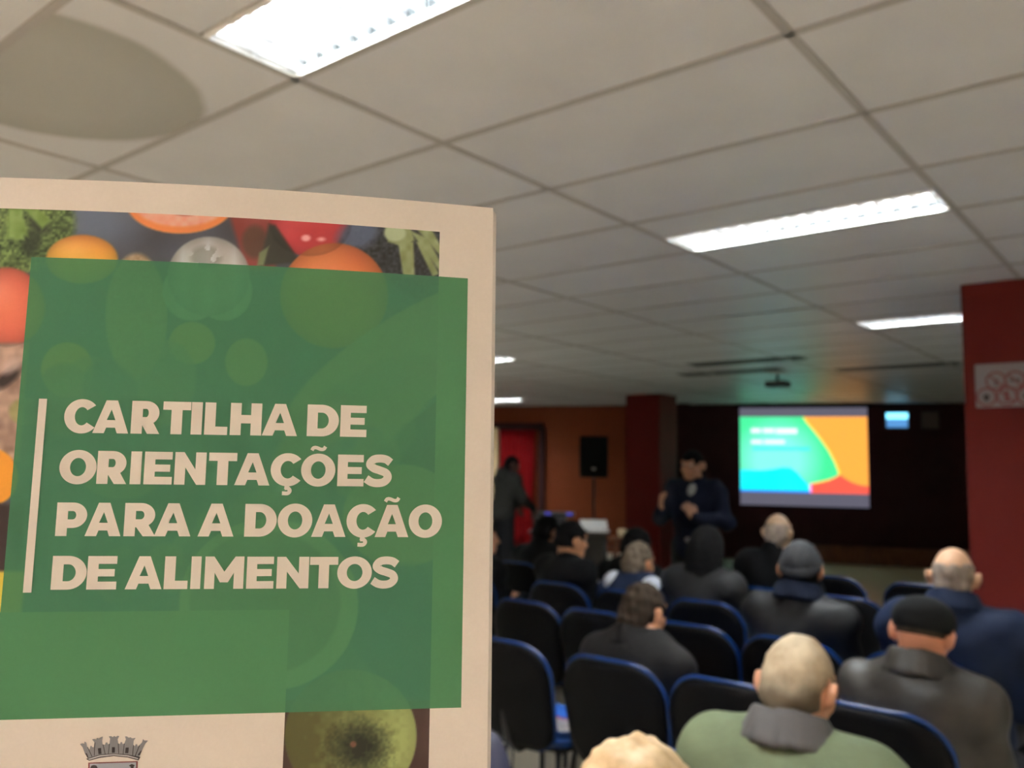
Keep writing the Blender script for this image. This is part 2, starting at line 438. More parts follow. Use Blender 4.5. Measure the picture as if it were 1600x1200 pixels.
def head(F, c, R, k=.02):
    P = lambda x, y, z: c + R @ np.array([x, y, z])
    F.ell(P(0, -.008, 0), (.076, .095, .104), R, k)
    F.ell(P(0, .034, -.062), (.058, .062, .062), R, .03)
    F.cap(P(-.02, .068, -.095), P(.02, .068, -.095), .022, .022, .02)                     # chin
    F.cap(P(-.045, .07, .025), P(.045, .07, .025), .016, .016, .015)                        # brow
    for s in (-1, 1):
        F.ell(P(s * .031, .098, .0), (.019, .016, .012), R, .012, True)                      # eye socket
        F.ell(P(s * .045, .062, -.035), (.024, .024, .024), R, .02)                           # cheek
        E = R @ rot(.15, s * .15, s * .55)
        F.ell(P(s * .088, -.014, -.020), (.011, .024, .036), E, .008)                        # ear
    F.cap(P(0, .088, .008), P(0, .112, -.036), .009, .014, .012)                             # nose
    F.ell(P(0, .092, -.068), (.024, .010, .007), R, .006)                                   # lips
    F.ell(P(0, .089, -.079), (.020, .010, .008), R, .006)

def hand(F, W, f, n, side, curl, k=.012):
    f = unit(f); n = unit(np.array(n) - f * (np.array(n) @ f)); s = np.cross(n, f) * side
    Rm = np.stack([s, n, f], 1)
    F.ell(W + f * .048, (.040, .017, .056), Rm, .02)
    for i, L in enumerate((.068, .078, .073, .056)):
        b = W + f * .088 + s * (.029 - .0195 * i); pts = [b]; a = 0
        for q, fr in zip((.35, 1.0, .8), (.46, .30, .24)):
            a += curl * q; pts.append(pts[-1] + (f * math.cos(a) + n * math.sin(a)) * L * fr)
        F.chain(pts, (.0105, .0098, .009, .0075), .004)
    b = W + f * .022 + s * .032; d1 = unit(f * .65 + s * .65 + n * .35); d2 = unit(f * .8 + s * .1 + n * (.3 + .4 * curl))
    F.chain([b, b + d1 * .045, b + d1 * .045 + d2 * .032], (.014, .0115, .009), .006)

def skel(kind, o):
    """joints in the local frame of a figure that faces +Y; o = options"""
    J = {}; sw = o.get('shoulder', .19)
    if kind == 'sit':
        top = o.get('top', 1.25); lean = o.get('lean', 0.0)
        J['pel'] = np.array([0, 0, .53]); J['hipL'] = np.array([-.095, .02, .52]); J['hipR'] = np.array([.095, .02, .52])
        for s, n in ((-1, 'L'), (1, 'R')):
            J['kn' + n] = np.array([s * .14, .45, .51]); J['an' + n] = np.array([s * .14, .46, .09]); J['to' + n] = np.array([s * .155, .60, .045])
        nz_ = top - .25
        J['neck'] = np.array([o.get('sx', 0.0), lean * .47 - .03, nz_]); J['chest'] = np.array([J['neck'][0] * .6, lean * .3 - .01, (nz_ + .53) / 2 + .06])
        for s, n in ((-1, 'L'), (1, 'R')):
            J['sh' + n] = J['neck'] + np.array([s * sw, .0, -.075])
            J['el' + n] = J['sh' + n] + np.array([s * .03, .08, -.27]); J['wr' + n] = np.array([s * .10, .30, .63]) + np.array([0, lean * .2, 0])
            J['hd' + n] = (unit((-s * .35, .9, -.15)), (0, 0, -1.0), .5)
    else:
        H = o.get('height', 1.72); z = H / 1.72
        J['pel'] = np.array([0, 0, .95 * z]); J['hipL'] = np.array([-.09, 0, .92 * z]); J['hipR'] = np.array([.09, 0, .92 * z])
        for s, n in ((-1, 'L'), (1, 'R')):
            J['kn' + n] = np.array([s * .11, .02, .50 * z]); J['an' + n] = np.array([s * .12, -.01, .09]); J['to' + n] = np.array([s * .15, .15, .04])
        lean = o.get('lean', 0.0)
        J['neck'] = np.array([0, lean * .5 - .02, 1.46 * z - abs(lean) * .08]); J['chest'] = np.array([0, lean * .3, 1.24 * z])
        for s, n in ((-1, 'L'), (1, 'R')):
            J['sh' + n] = J['neck'] + np.array([s * sw, .0, -.075])
            J['el' + n] = J['sh' + n] + np.array([s * .07, .0, -.28]); J['wr' + n] = J['el' + n] + np.array([-s * .02, .10, -.23])
            J['hd' + n] = (unit((0, .3, -1)), (-s, 0, 0), .6)
    for k_, v in o.get('joints', {}).items(): J[k_] = v if isinstance(v, tuple) and len(v) == 3 and not np.isscalar(v[0]) else np.array(v, float)
    R = rot(-o.get('nod', 0.0), o.get('tilt', 0.0), o.get('turn', 0.0)); J['R'] = R
    J['head'] = J['neck'] + np.array([0, .01, .045]) + R @ np.array([0, .022, .10])
    return J

def torso(F, J, g=0.0, k=.05):
    F.ell(J['pel'], (.165 + g, .125 + g, .13 + g), None, k)
    m1 = J['pel'] * .5 + J['chest'] * .5
    F.ell(m1, (.150 + g, .118 + g, .16), None, k)
    F.ell(J['chest'], (.165 + g, .122 + g, .20), None, k)
    F.ell(J['chest'] * .4 + J['neck'] * .6 + np.array([0, 0, -.06]), (.165 + g, .105 + g, .12), None, k)
    F.cap(J['shL'], J['shR'], .062 + g, .062 + g, k)
    for s in ('L', 'R'):
        F.cap(J['neck'] + np.array([0, -.01, -.035]), J['sh' + s] + np.array([0, 0, .005]), .050 + g * .5, .048 + g, k)
def arms(F, J, g=0.0, stop=1.0, k=.03):
    for s in ('L', 'R'):
        F.chain([J['sh' + s], J['el' + s], J['el' + s] + (J['wr' + s] - J['el' + s]) * stop], (.056 + g, .044 + g, .030 + g), k)
def legs(F, J, g=0.0, k=.04, stop=1.0):
    for s in ('L', 'R'):
        F.chain([J['hip' + s], J['kn' + s], J['kn' + s] + (J['an' + s] - J['kn' + s]) * stop], (.086 + g, .060 + g, .040 + g), k)
def bounds(J, pad=.2):
    P = np.array([v for k_, v in J.items() if isinstance(v, np.ndarray) and v.shape == (3,)]); lo, hi = P.min(0) - pad, P.max(0) + pad
    lo[2] = max(lo[2], -.02); return lo, hi

def skin_mat(name, c): return mat(name, c, .5, var=.10, vscale=9, bump=.03, bscale=120)
def person(label, loc, rz, kind='sit', skin=(.52, .25, .14), skname='skin medium', jacket=None, trousers=None, hair=None, res=.011, group=None, **o):
    J = skel(kind, o); c, R = J['head'], J['R']
    lo, hi = bounds(J)
    F = Field(lo, hi, res)
    torso(F, J); arms(F, J); legs(F, J)
    F.cap(J['neck'] - np.array([0, 0, .05]), c + R @ np.array([0, -.022, -.06]), .060, .056, .03)
    head(F, c, R)
    for s, sg in (('L', -1), ('R', 1)):
        f, n, cu = J['hd' + s]; hand(F, J['wr' + s], f, n, -sg, cu)
        F.chain([J['an' + s] + np.array([0, -.03, -.045]), J['an' + s] + np.array([0, .06, -.04]), J['to' + s]], (.042, .04, .03), .02)
    b = F.mesh('person', skin_mat(skname, skin))
    b.location = loc; b.rotation_euler = (0, 0, rz); tag(b, label, 'person', group)
    # jacket
    jm, g, extra = jacket
    F = Field(lo, hi, res * 1.15); torso(F, J, g); arms(F, J, g * .65, .97)
    ch = .045
    for a in ([] if o.get('collar_mat') else np.linspace(0, 2 * PI, 15)[:-1]):
        p = J['neck'] + np.array([.070 * math.cos(a), .062 * math.sin(a) + .002, -.002 - .024 * math.sin(a)])
        F.cap(p + np.array([0, 0, -.03]), p + np.array([.006 * math.cos(a), .006 * math.sin(a), ch]), .022, .014, .015)
    if o.get('hood'):
        F.ell(J['neck'] + np.array([0, -.11, -.03]), (.12, .06, .085), None, .03)
        F.cap(J['neck'] + np.array([-.10, -.02, .0]), J['neck'] + np.array([0, -.11, .03]), .04, .05, .03); F.cap(J['neck'] + np.array([.10, -.02, .0]), J['neck'] + np.array([0, -.11, .03]), .04, .05, .03)
    zb = o.get('hem', J['pel'][2] - .07)
    sd = random.uniform(0, 9); fa = o.get('fold', .006)
    F.warp(lambda x, y, z: fa * (np.sin(21 * z + 9 * x + 5 * np.sin(6 * x + sd)) + .7 * np.sin(33 * x - 17 * z + sd + 3 * np.sin(9 * z)) * np.cos(11 * y + sd)))
    neckp = J['neck'] + np.array([0, .012, 0])
    F.cut(lambda x, y, z: np.where(np.hypot(x - J['pel'][0], y) < .30, zb - z, -1))
    F.cut(lambda x, y, z: .052 - np.sqrt((x - neckp[0]) ** 2 + (y - neckp[1]) ** 2 + np.minimum(z - neckp[2] + .03, 0) ** 2 * 4) if True else 0)
    jk = F.mesh('jacket', jm, b)
    if o.get('collar_mat'):
        F = Field(J['neck'] - .2, J['neck'] + .2, .009)
        for a in np.linspace(0, 2 * PI, 25)[:-1]:
            if math.sin(a) > .75: continue
            p = J['neck'] + np.array([.080 * math.cos(a), .076 * math.sin(a) + .002, o.get('collar_z', .045) - .026 * math.sin(a)])
            F.cap(p + np.array([.028 * math.cos(a), .030 * math.sin(a), -.042]), p + np.array([0, 0, .018]), .015, .011, .014)
        F.warp(lambda x, y, z: .002 * np.sin(60 * x + 40 * z)); F.mesh('collar', o['collar_mat'], jk)
    # trousers
    F = Field(lo, hi, res * 1.3); F.ell(J['pel'] + np.array([0, 0, -.01]), (.172, .135, .13), None, .05); legs(F, J, .016, .04, .97)
    F.cut(lambda x, y, z: z - (J['pel'][2] + .06))
    F.mesh('trousers', trousers, b)
    for s in ('L', 'R'):
        A, T = J['an' + s], J['to' + s]
        F = Field(np.minimum(A, T) - .1, np.maximum(A, T) + .1, res)
        F.chain([A + np.array([0, -.035, -.045]), A + np.array([0, .06, -.042]), T], (.050, .048, .040), .02)
        F.cut(lambda x, y, z: .004 - z); F.mesh('shoe', mat('dark shoe leather', (.02, .018, .017), .4), b)
    # eyes
    for s in (-1, 1):
        p = c + R @ np.array([s * .031, .078, .0])
        lathe('eye', [(.001, -.0115), (.006, -.0098), (.010, -.0055), (.0115, 0), (.010, .0055), (.006, .0098), (.001, .0115)], mat('eye white', (.5, .47, .43), .2), b, 12, p)
    # hair / headwear, laid out in the head frame
    if hair:
        style, hm = hair[0], hair[1]
        F = Field(c - .34, c + .22, .0075)
        Q = lambda x, y, z: [(x - c[0]) * R[0, i] + (y - c[1]) * R[1, i] + (z - c[2]) * R[2, i] for i in range(3)]
        P = lambda x, y, z: c + R @ np.array([x, y, z])
        t = {'short': .010, 'crop': .005, 'bald': .003, 'full': .018, 'long': .016}.get(style, .01)
        if style in ('short', 'crop', 'full', 'bald', 'long'):
            F.ell(P(0, -.008, 0), (.076 + t, .095 + t, .104 + t * (1 if style != 'bald' else .6)), R, .01)
            if style in ('short', 'full', 'crop', 'bald'): F.cap(P(-.03, -.07, -.04), P(.03, -.07, -.04), .03 + t, .03 + t, .02); F.cap(P(0, -.055, -.05), P(0, -.05, -.10), .045 + t, .042 + t * .6, .02)
            def cutf(x, y, z):
                q = Q(x, y, z)
                g1 = .70 * (q[1] + .045) - .714 * (q[2] + .10)
                g1 = np.maximum(g1, o.get('nape', -.105) - q[2])
                ear = .042 - np.sqrt((np.abs(q[0]) - .085) ** 2 + (q[1] - .008) ** 2 + (q[2] + .022) ** 2)
                g1 = np.maximum(g1, ear)
                if style == 'bald':
                    g1 = np.maximum(g1, q[2] - .045 + .25 * np.maximum(q[1] + .05, 0)); g1 = np.maximum(g1, q[1] - .045)
                return g1
            if style != 'long': F.cut(cutf)
            else:
                F.ell(P(0, -.075, -.10), (.098, .055, .17), R, .04); F.ell(P(-.07, -.03, -.10), (.04, .055, .14), R, .03); F.ell(P(.07, -.03, -.10), (.04, .055, .14), R, .03)
                F.cut(lambda x, y, z: (lambda q: np.minimum(.8 * (q[1] - .035) - .6 * (q[2] - .02), q[1] + .0 + np.where(np.abs(q[0]) > .066, -.03, .02)))(Q(x, y, z)))
            F.warp(lambda x, y, z: .0022 * (np.sin(150 * x + 60 * z) + np.sin(120 * z + 40 * y + 3) + np.sin(170 * y + 50 * x)) * (.5 if style in ('crop', 'bald') else .25 if style == 'long' else 1))
            F.mesh('hair', hm, b)
        elif style == 'beanie':
            F.ell(P(0, -.008, .006), (.090, .110, .115), R, .01)
            F.cut(lambda x, y, z: (lambda q: -.005 - q[2] + .30 * (q[1] - .02))(Q(x, y, z)))
            F.warp(lambda x, y, z: .0015 * np.sin(220 * (Q(x, y, z)[0])) * 1.0)
            cp = F.mesh('knit_cap', hm, b)
            F2 = Field(c - .2, c + .2, .0075)
            for a in np.linspace(0, 2 * PI, 33)[:-1]:
                y_ = -.008 + .106 * math.sin(a); p1 = P(.087 * math.cos(a), y_, .008 + .30 * (y_ - .02) - .0); p2 = P(.087 * math.cos(a), y_, .03 + .30 * (y_ - .02)); F2.cap(p1, p2, .010, .009, .01)
            F2.mesh('cap_cuff', hm, cp)
            hs = Field(c - .2, c + .2, .0075); hs.ell(P(0, -.02, -.03), (.078, .092, .09), R, .01)
            hs.cut(lambda x, y, z: (lambda q: np.maximum(np.maximum(q[2] + .02, -.085 - q[2]), q[1] + .01))(Q(x, y, z))); hs.mesh('hair', hair[2], b)
        elif style == 'cap':
            F.ell(P(0, -.006, .035), (.094, .116, .074), R, .01); F.ell(P(0, -.008, .02), (.087, .106, .06), R, .02)
            F.cut(lambda x, y, z: (lambda q: -.006 - q[2])(Q(x, y, z)))
            cp = F.mesh('flat_cap', hm, b)
            F2 = Field(c - .25, c + .25, .0075); F2.ell(P(0, .115, .0), (.075, .055, .010), R @ rot(-.25), .01); F2.mesh('brim', hm, cp)
            hs = Field(c - .2, c + .2, .0075); hs.ell(P(0, -.012, -.02), (.0785, .0955, .10), R, .01)
            hs.cut(lambda x, y, z: (lambda q: np.maximum(np.maximum(q[2] - .0, -.022 - q[2]), q[1] + .02))(Q(x, y, z))); hs.mesh('hair', hair[2], b)
    return b, jk, J

# ------------------------------------------------------------------ chairs
m_shell = mat('black plastic shell', (.0035, .0035, .004), .55, bump=.03, bscale=200, spec=.07)
m_blue = mat('blue upholstery', (.015, .10, .42), .5, var=.06, vscale=20, bump=.05, bscale=250)
m_trim = mat('glossy blue edging', (.005, .032, .135), .22)
m_steel = mat('black steel', (.02, .02, .022), .35, metal=.6)
def outline(w_, h_, rt, rb, n=10):
    pts = []
    for cx, cz, r_, a0 in ((w_ / 2 - rt, h_ - rt, rt, 0), (-w_ / 2 + rt, h_ - rt, rt, PI / 2), (-w_ / 2 + rb, rb, rb, PI), (w_ / 2 - rb, rb, rb, 1.5 * PI)):
        for k in range(n + 1):
            a = a0 + k * PI / 2 / n; pts.append((cx + r_ * math.cos(a), cz + r_ * math.sin(a)))
    out = []
    for (x, z) in pts: out.append((x * (0.90 + 0.10 * (z / h_)) , z + .018 * math.cos(PI * x / w_) * (z / h_)))
    return out
def pad_mesh(name, pts, fn, t0, t1, m, parent, puff=0.0, rings=7, inset=0.0):
    """closed cushion: outline pts (x,z), fn(x,z)->(base point, normal); from offset t0 to t1, puffed at t1"""
    cx = sum(p[0] for p in pts) / len(pts); cz = sum(p[1] for p in pts) / len(pts); n = len(pts); V = []; F = []
    def ring(s, t):
        for (x, z) in pts:
            xx, zz = cx + (x - cx) * s, cz + (z - cz) * s; b_, nn = fn(xx, zz); V.append(np.array(b_) + np.array(nn) * t)
    prof = [(1e-3, t0)] + [(k / rings, t0) for k in range(1, rings)] + [(1 - .01, t0), (1, t0 + (t1 - t0) * .25), (1, t0 + (t1 - t0) * .7), (.985, t1)]
    prof += [(k / rings, t1 + puff * (1 - (k / rings) ** 2)) for k in range(rings - 1, 0, -1)] + [(1e-3, t1 + puff)]
    for s, t in prof: ring(s * (1 - inset), t)
    for a in range(len(prof) - 1):
        for k in range(n): F.append((a * n + k, a * n + (k + 1) % n, (a + 1) * n + (k + 1) % n, (a + 1) * n + k))
    return from_arrays(name, V, np.array(F), m, parent)
BK_W, BK_H, TILT = .465, .43, math.radians(13)
def back_fn(x, z):
    y = -.055 * (1 - (x / .24) ** 2) - .02 * math.sin(PI * min(max(z / BK_H, 0), 1))
    ca, sa = math.cos(TILT), math.sin(TILT)
    return (x, -.185 + y * ca - z * sa, .405 + z * ca + y * sa * 0), unit((-x * .9, ca, sa))
def seat_fn(x, z):
    return (x, -.20 + z, .43 - .012 * math.sin(PI * z / .46) - .02 * max(0, (z - .38) / .08)), np.array([0, 0, 1.0])
def chair_proto():
    root = bpy.data.objects.new('auditorium_chair', None); link(root)
    bo = outline(BK_W, BK_H, .135, .10); so = outline(.46, .46, .09, .09)
    pad_mesh('back_shell', bo, back_fn, -.022, .0, m_shell, root, inset=.022)
    bc = pad_mesh('back_cushion', bo, back_fn, .002, .030, m_blue, root, puff=.012, inset=.035)
    tp = []
    for (x, z) in bo: b_, nn = back_fn(x, z); tp.append(np.array(b_) + nn * .0)
    tube('edge_trim', tp, (.0075), m_trim, bc, 8, True)
    sc = pad_mesh('seat_cushion', so, seat_fn, -.004, .032, m_blue, root, puff=.012)
    tube('edge_trim', [np.array(seat_fn(x, z)[0]) + np.array([0, 0, -.006]) for (x, z) in so], .0105, m_trim, sc, 8, True)
    pad_mesh('seat_shell', so, seat_fn, -.035, -.006, m_shell, root, inset=.04)
    bm = bmesh.new()
    add_tube(bm, [(0, .05, .39), (0, -.20, .38), (0, -.265, .42), (0, -.30, .56)], .017, 8); bm_obj('back_support', bm, m_steel, root, True)
    bm = bmesh.new()
    for s in (-1, 1): add_tube(bm, [(s * .17, -.16, .385), (s * .17, .2, .385)], .012, 8)
    add_tube(bm, [(-.17, .02, .38), (.17, .02, .38)], .014, 8); bm_obj('seat_frame', bm, m_steel, root, True)
    for sx in (-1, 1):
        for y0, y1 in ((-.15, -.21), (.19, .23)):
            tube('leg', [(sx * .17, y0, .385), (sx * .20, y1, .0)], .012, m_steel, root)
    return root
chair0 = chair_proto(); used = [False]
def chair(x, y, label, rz=0.0):
    o = chair0 if not used[0] else copy_tree(chair0); used[0] = True
    o.location = (x, y + .28, 0); o.rotation_euler = (0, 0, rz); tag(o, label, 'chair', 'blue and black auditorium chairs')
    return o
# y given = row line of the backrest tops
R_1, R0, R1, R2, R3, R4, R5 = 1.00, 1.68, 2.77, 3.62, 4.30, 5.00, 5.90
CH = [(-2.27, R1, 'empty black-backed chair with blue rim nearest the booklet, white leaflet on its seat'),
      (-1.755, R1, 'black-backed chair with blue rim holding the man in the dark grey jacket'),
      (-1.29, R1, 'empty chair with blue rim just left of the man in the green jacket'),
      (-0.82, R1, 'chair with shiny rim holding the man in black flat cap'),
      (-2.83, R2, 'empty chair with blue side edge beside booklet, one row ahead of the leaflet chair'),
      (-2.385, R2, 'empty dark chair directly left of the head of the man in dark grey jacket'),
      (-1.865, R2, 'empty chair with bright rim directly right of the man in dark grey jacket'),
      (-1.40, R2, 'chair holding the man in grey knit cap'),
      (-0.90, R2, 'chair holding the bald man in the navy jacket'),
      (-3.12, R3, 'chair with pale grey rim holding the dark haired man turned in profile'),
      (-2.63, R3, 'chair holding the person with white shoulder panels'),
      (-2.14, R3, 'chair holding the woman with long dark hair'),
      (-1.62, R4, 'empty dark chair in front of the man in grey knit cap, right side'),
      (-2.10, R4, 'chair holding the farthest bald man below the screen'),
      (-3.05, R4, 'chair holding the dark haired person hidden behind the profile man'),
      (-3.98, R4 - .02, 'chair holding the black haired person left of the profile man'),
      (-2.00, R5, 'empty chair right of the grey knit cap, its rounded top against the floor'),
      (-1.44, R5, 'empty chair left of the bald man in navy, its rounded top against the floor'),
      (-0.80, R0, 'chair of the man in the green jacket'),
      (-1.60, R0 - .07, 'chair whose blue rim just shows at the bottom beside the booklet'),
      (-0.66, R_1 - .12, 'chair of the blond person at the bottom edge'),
      (-3.86, R3, 'chair at the booklet edge holding the person mostly hidden by it')]
for x, y, l in CH: chair(x, y, l)

# ------------------------------------------------------------------ people
blk = mat('black jacket cloth', (.005, .005, .0055), .85, spec=0.12, var=.2, vscale=6, bump=.12, bscale=40)
trs = mat('black trousers', (.012, .012, .014), .8, spec=0.12)
jean = mat('dark blue jeans', (.02, .028, .05), .85, spec=0.12)
gry = mat('charcoal jacket cloth', (.013, .0115, .011), .75, spec=0.12, var=.2, vscale=6, bump=.12, bscale=40)
grn = mat('sage green jacket cloth', (.125, .150, .085), .75, spec=0.12, var=.14, vscale=7, bump=.2, bscale=22)
nav = mat('navy padded cloth', (.012, .019, .044), .7, spec=0.12, var=.2, vscale=7, bump=.15, bscale=25)
lea = mat('worn dark leather', (.034, .029, .023), .5, spec=0.3, var=.35, vscale=7, bump=.2, bscale=22)
lea2 = mat('black leather', (.007, .0066, .007), .62, spec=0.3, var=.3, vscale=8, bump=.2, bscale=24)
hdk = mat('dark brown hair', (.035, .024, .016), .8, spec=.08, var=.3, vscale=40)
hbl = mat('black hair', (.006, .0055, .0055), .8, spec=.08, var=.3, vscale=40)
hgr = mat('grey brown hair', (.13, .10, .07), .8, spec=.08, var=.35, vscale=30)
hbd = mat('grey blond hair', (.36, .26, .16), .75, c2=(.62, .50, .34), vscale=18, spec=.2)
def nape_shade(m, z0, z1, c):       # darker natural hair colour towards the nape
    nt = m.node_tree; b = nt.nodes['Principled BSDF']; src = b.inputs['Base Color'].links[0].from_socket
    tc = nt.nodes.new('ShaderNodeTexCoord'); sp = nt.nodes.new('ShaderNodeSeparateXYZ'); nt.links.new(tc.outputs['Object'], sp.inputs[0])
    n = nt.nodes.new('ShaderNodeTexNoise'); n.inputs['Scale'].default_value = 25; nt.links.new(tc.outputs['Object'], n.inputs['Vector'])
    a = nt.nodes.new('ShaderNodeMath'); a.operation = 'MULTIPLY_ADD'; a.inputs[1].default_value = .05; nt.links.new(n.outputs['Fac'], a.inputs[0]); nt.links.new(sp.outputs['Z'], a.inputs[2])
    mr = nt.nodes.new('ShaderNodeMapRange'); mr.inputs['From Min'].default_value = z0 + .025; mr.inputs['From Max'].default_value = z1 + .025; nt.links.new(a.outputs[0], mr.inputs['Value'])
    mx = nt.nodes.new('ShaderNodeMix'); mx.data_type = 'RGBA'; mx.inputs['A'].default_value = (*c, 1); nt.links.new(mr.outputs[0], mx.inputs['Factor']); nt.links.new(src, mx.inputs['B']); nt.links.new(mx.outputs['Result'], b.inputs['Base Color'])
nape_shade(hbd, 1.03, 1.085, (.13, .10, .065))
hlb = mat('light blond hair', (.42, .27, .12), .55, c2=(.75, .56, .34), vscale=25)
hwh = mat('grey fringe hair', (.17, .13, .10), .8, c2=(.34, .27, .21), vscale=30)
knt = mat('grey knit wool', (.042, .042, .044), .9, spec=0.12, var=.15, vscale=30, bump=.4, bscale=160)
cpb = mat('black felt', (.010, .010, .010), .85, spec=0.12, bump=.1, bscale=120)

GR = 'seated audience'
def seated(label, x, y, rz=0.0, **k):
    return person(label, (x, y, 0), rz, 'sit', group=GR, **k)
seated('man with short grey blond hair in sage green jacket, head bowed', -0.795, 2.02, .03, jacket=(grn, .034, 0), trousers=jean, hair=('crop', hbd), skin=(.62, .30, .17), skname='skin rosy', top=1.155, nod=.32, lean=.08, turn=-.08, nape=-.085, shoulder=.185, collar_mat=mat('grey collar corduroy', (.085, .078, .075), .8))
seated('man in black flat cap and worn leather jacket at right', -0.745, 3.02, -.05, jacket=(lea, .028, 0), trousers=trs, hair=('cap', cpb, hdk), skin=(.60, .24, .13), skname='skin ruddy', top=1.15, nod=.22, lean=.0, collar_mat=lea, nape=-.08, shoulder=.168, tilt=.05)
seated('man with short dark hair in dark grey jacket, bright ears', -1.84, 3.08, -.05, jacket=(gry, .028, 0), trousers=trs, hair=('short', hdk), skin=(.56, .26, .13), top=1.075, nod=.22, turn=-.05, lean=.05, collar_mat=gry, nape=-.085, shoulder=.17)
seated('bald man with grey fringe in navy padded jacket by column', -0.815, 3.86, -.03, jacket=(nav, .036, 0), trousers=trs, hair=('bald', hwh), skin=(.62, .36, .21), skname='skin pale', top=1.245, nod=-.02, collar_mat=nav, shoulder=.20, turn=.1)
seated('person in grey knit cap and black leather jacket', -1.43, 3.82, 0, jacket=(lea2, .026, 0), trousers=trs, hair=('beanie', knt, hbl), skin=(.5, .24, .14), top=1.22, nod=.05, turn=.15, shoulder=.172, collar_mat=mat('dark navy scarf wool', (.008, .011, .022), .9, spec=.1), collar_z=.05)
seated('dark haired man turned in profile, black jacket, behind pale chair rim', -3.15, 4.44, -.25, jacket=(blk, .032, 0), trousers=trs, hair=('short', hbl), skin=(.66, .32, .16), skname='skin warm', top=1.205, turn=-.2, nod=.15, nape=-.06, shoulder=.165)
p2, jk2, J2 = seated('brown haired person in navy jacket with white shoulder panels', -2.69, 4.50, -.05, jacket=(nav, .030, 0), trousers=trs, hair=('short', hgr), skin=(.5, .24, .14), top=1.10, nod=.2, shoulder=.165)
seated('woman with long black hair in black leather jacket before the presenter', -2.23, 4.50, 0, jacket=(lea2, .030, 0), trousers=trs, hair=('long', hbl), skin=(.5, .27, .17), top=1.215, nod=.1, shoulder=.16)
seated('bald man in black jacket farthest ahead, below the projection screen', -2.13, 5.30, .0, jacket=(blk, .03, 0), trousers=trs, hair=('bald', hwh), skin=(.50, .33, .20), skname='skin sallow', top=1.27, nod=.0)
seated('blond haired person cut off by the bottom edge', -0.69, 1.14, .0, jacket=(gry, .028, 0), trousers=jean, hair=('full', hlb), skin=(.6, .32, .2), skname='skin pale', top=1.13, nod=.12)
seated('black haired person half hidden behind the man in profile', -3.10, 5.15, -.2, jacket=(blk, .03, 0), trousers=trs, hair=('full', hbl), skin=(.5, .24, .14), top=1.13, nod=.3)
seated('person almost wholly hidden by the booklet edge', -3.92, 4.48, -.3, jacket=(blk, .03, 0), trousers=trs, hair=('short', hdk), skin=(.60, .33, .22), skname='skin rosy', top=1.16, turn=-.6)

seated('black haired person in black left of the profile man, near the booklet', -3.98, 5.28, -.1, jacket=(blk, .03, 0), trousers=trs, hair=('full', hbl), skin=(.4, .2, .12), skname='skin brown', top=1.17, nod=.3)
# white shoulder panels and pink nape stripe of the sports jacket
m_white = mat('white cloth', (.62, .66, .72), .6, bump=.1, bscale=40)
for s in ('L', 'R'):
    F = Field(J2['sh' + s] - .16, J2['sh' + s] + .16, .010)
    q = J2['sh' + s] + np.array([-.020 if s == 'R' else .045, -.03, .062 if s == 'R' else .070])
    F.ell(q + np.array([0, 0, .012]), (.066, .074, .066), None, .02); F.mesh('shoulder_panel', m_white, jk2)
F = Field(J2['neck'] - .16, J2['neck'] + .16, .010)
F.cap(J2['neck'] + np.array([-.05, -.085, -.01]), J2['neck'] + np.array([.05, -.085, -.015]), .022, .022, .01)
F.mesh('nape_stripe', mat('raspberry cloth', (.28, .025, .075), .6), jk2)

# presenter (faces the audience, turned a little to the picture's left)
shr = mat('pale grey shirt', (.22, .22, .20), .7)
pj = {'elL': (-.27, .06, 1.13), 'wrL': (-.06, .27, 1.17), 'elR': (.28, .02, 1.14), 'wrR': (.21, .24, 1.21),
      'hdL': (unit((.45, .3, .8)), (.7, -.6, .1), 1.2), 'hdR': (unit((-.05, .25, .95)), (-.8, -.4, .1), .6)}
pr, jkp, Jp = person('presenter in navy jacket gesturing with both hands, facing the audience', (-3.20, 6.25, 0), PI + math.radians(14), 'stand', shoulder=.165, jacket=(mat('presenter navy jacket', (.006, .008, .020), .8, spec=0.12, var=.2, vscale=6, bump=.1, bscale=40), .024, 0),
    trousers=mat('charcoal trousers', (.012, .0125, .012), .85, spec=0.12), hair=('short', hbl), skin=(.42, .21, .12), skname='skin presenter', height=1.70, res=.0075, joints=pj, turn=-.3, nod=.12, hem=.84)
F = Field(Jp['neck'] + np.array([-.14, -.05, -.30]), Jp['neck'] + np.array([.14, .24, .10]), .009)
F.ell(Jp['neck'] + np.array([0, .082, -.135]), (.058, .068, .12), None, .02); F.cap(Jp['neck'] + np.array([-.05, .045, -.03]), Jp['neck'] + np.array([.05, .045, -.03]), .032, .032, .02)
F.mesh('shirt_front', shr, pr)
bg = lathe('badge', [(.001, -.004), (.020, -.004), (.022, 0), (.020, .004), (.001, .004)], mat('pale badge', (.45, .40, .42), .4), pr, 16)
bg.location = (0.02, .165, .99); bg.rotation_euler = (PI / 2, 0, 0)
gl = tube('glasses', [Jp['head'] + Jp['R'] @ np.array(v) for v in ((-.078, .0, .005), (-.072, .088, .005), (-.055, .103, -.014), (-.03, .109, -.017), (-.012, .111, .0), (.012, .111, .0), (.03, .109, -.017), (.055, .103, -.014), (.072, .088, .005), (.078, .0, .005))], .0025, m_shell, pr, 6)

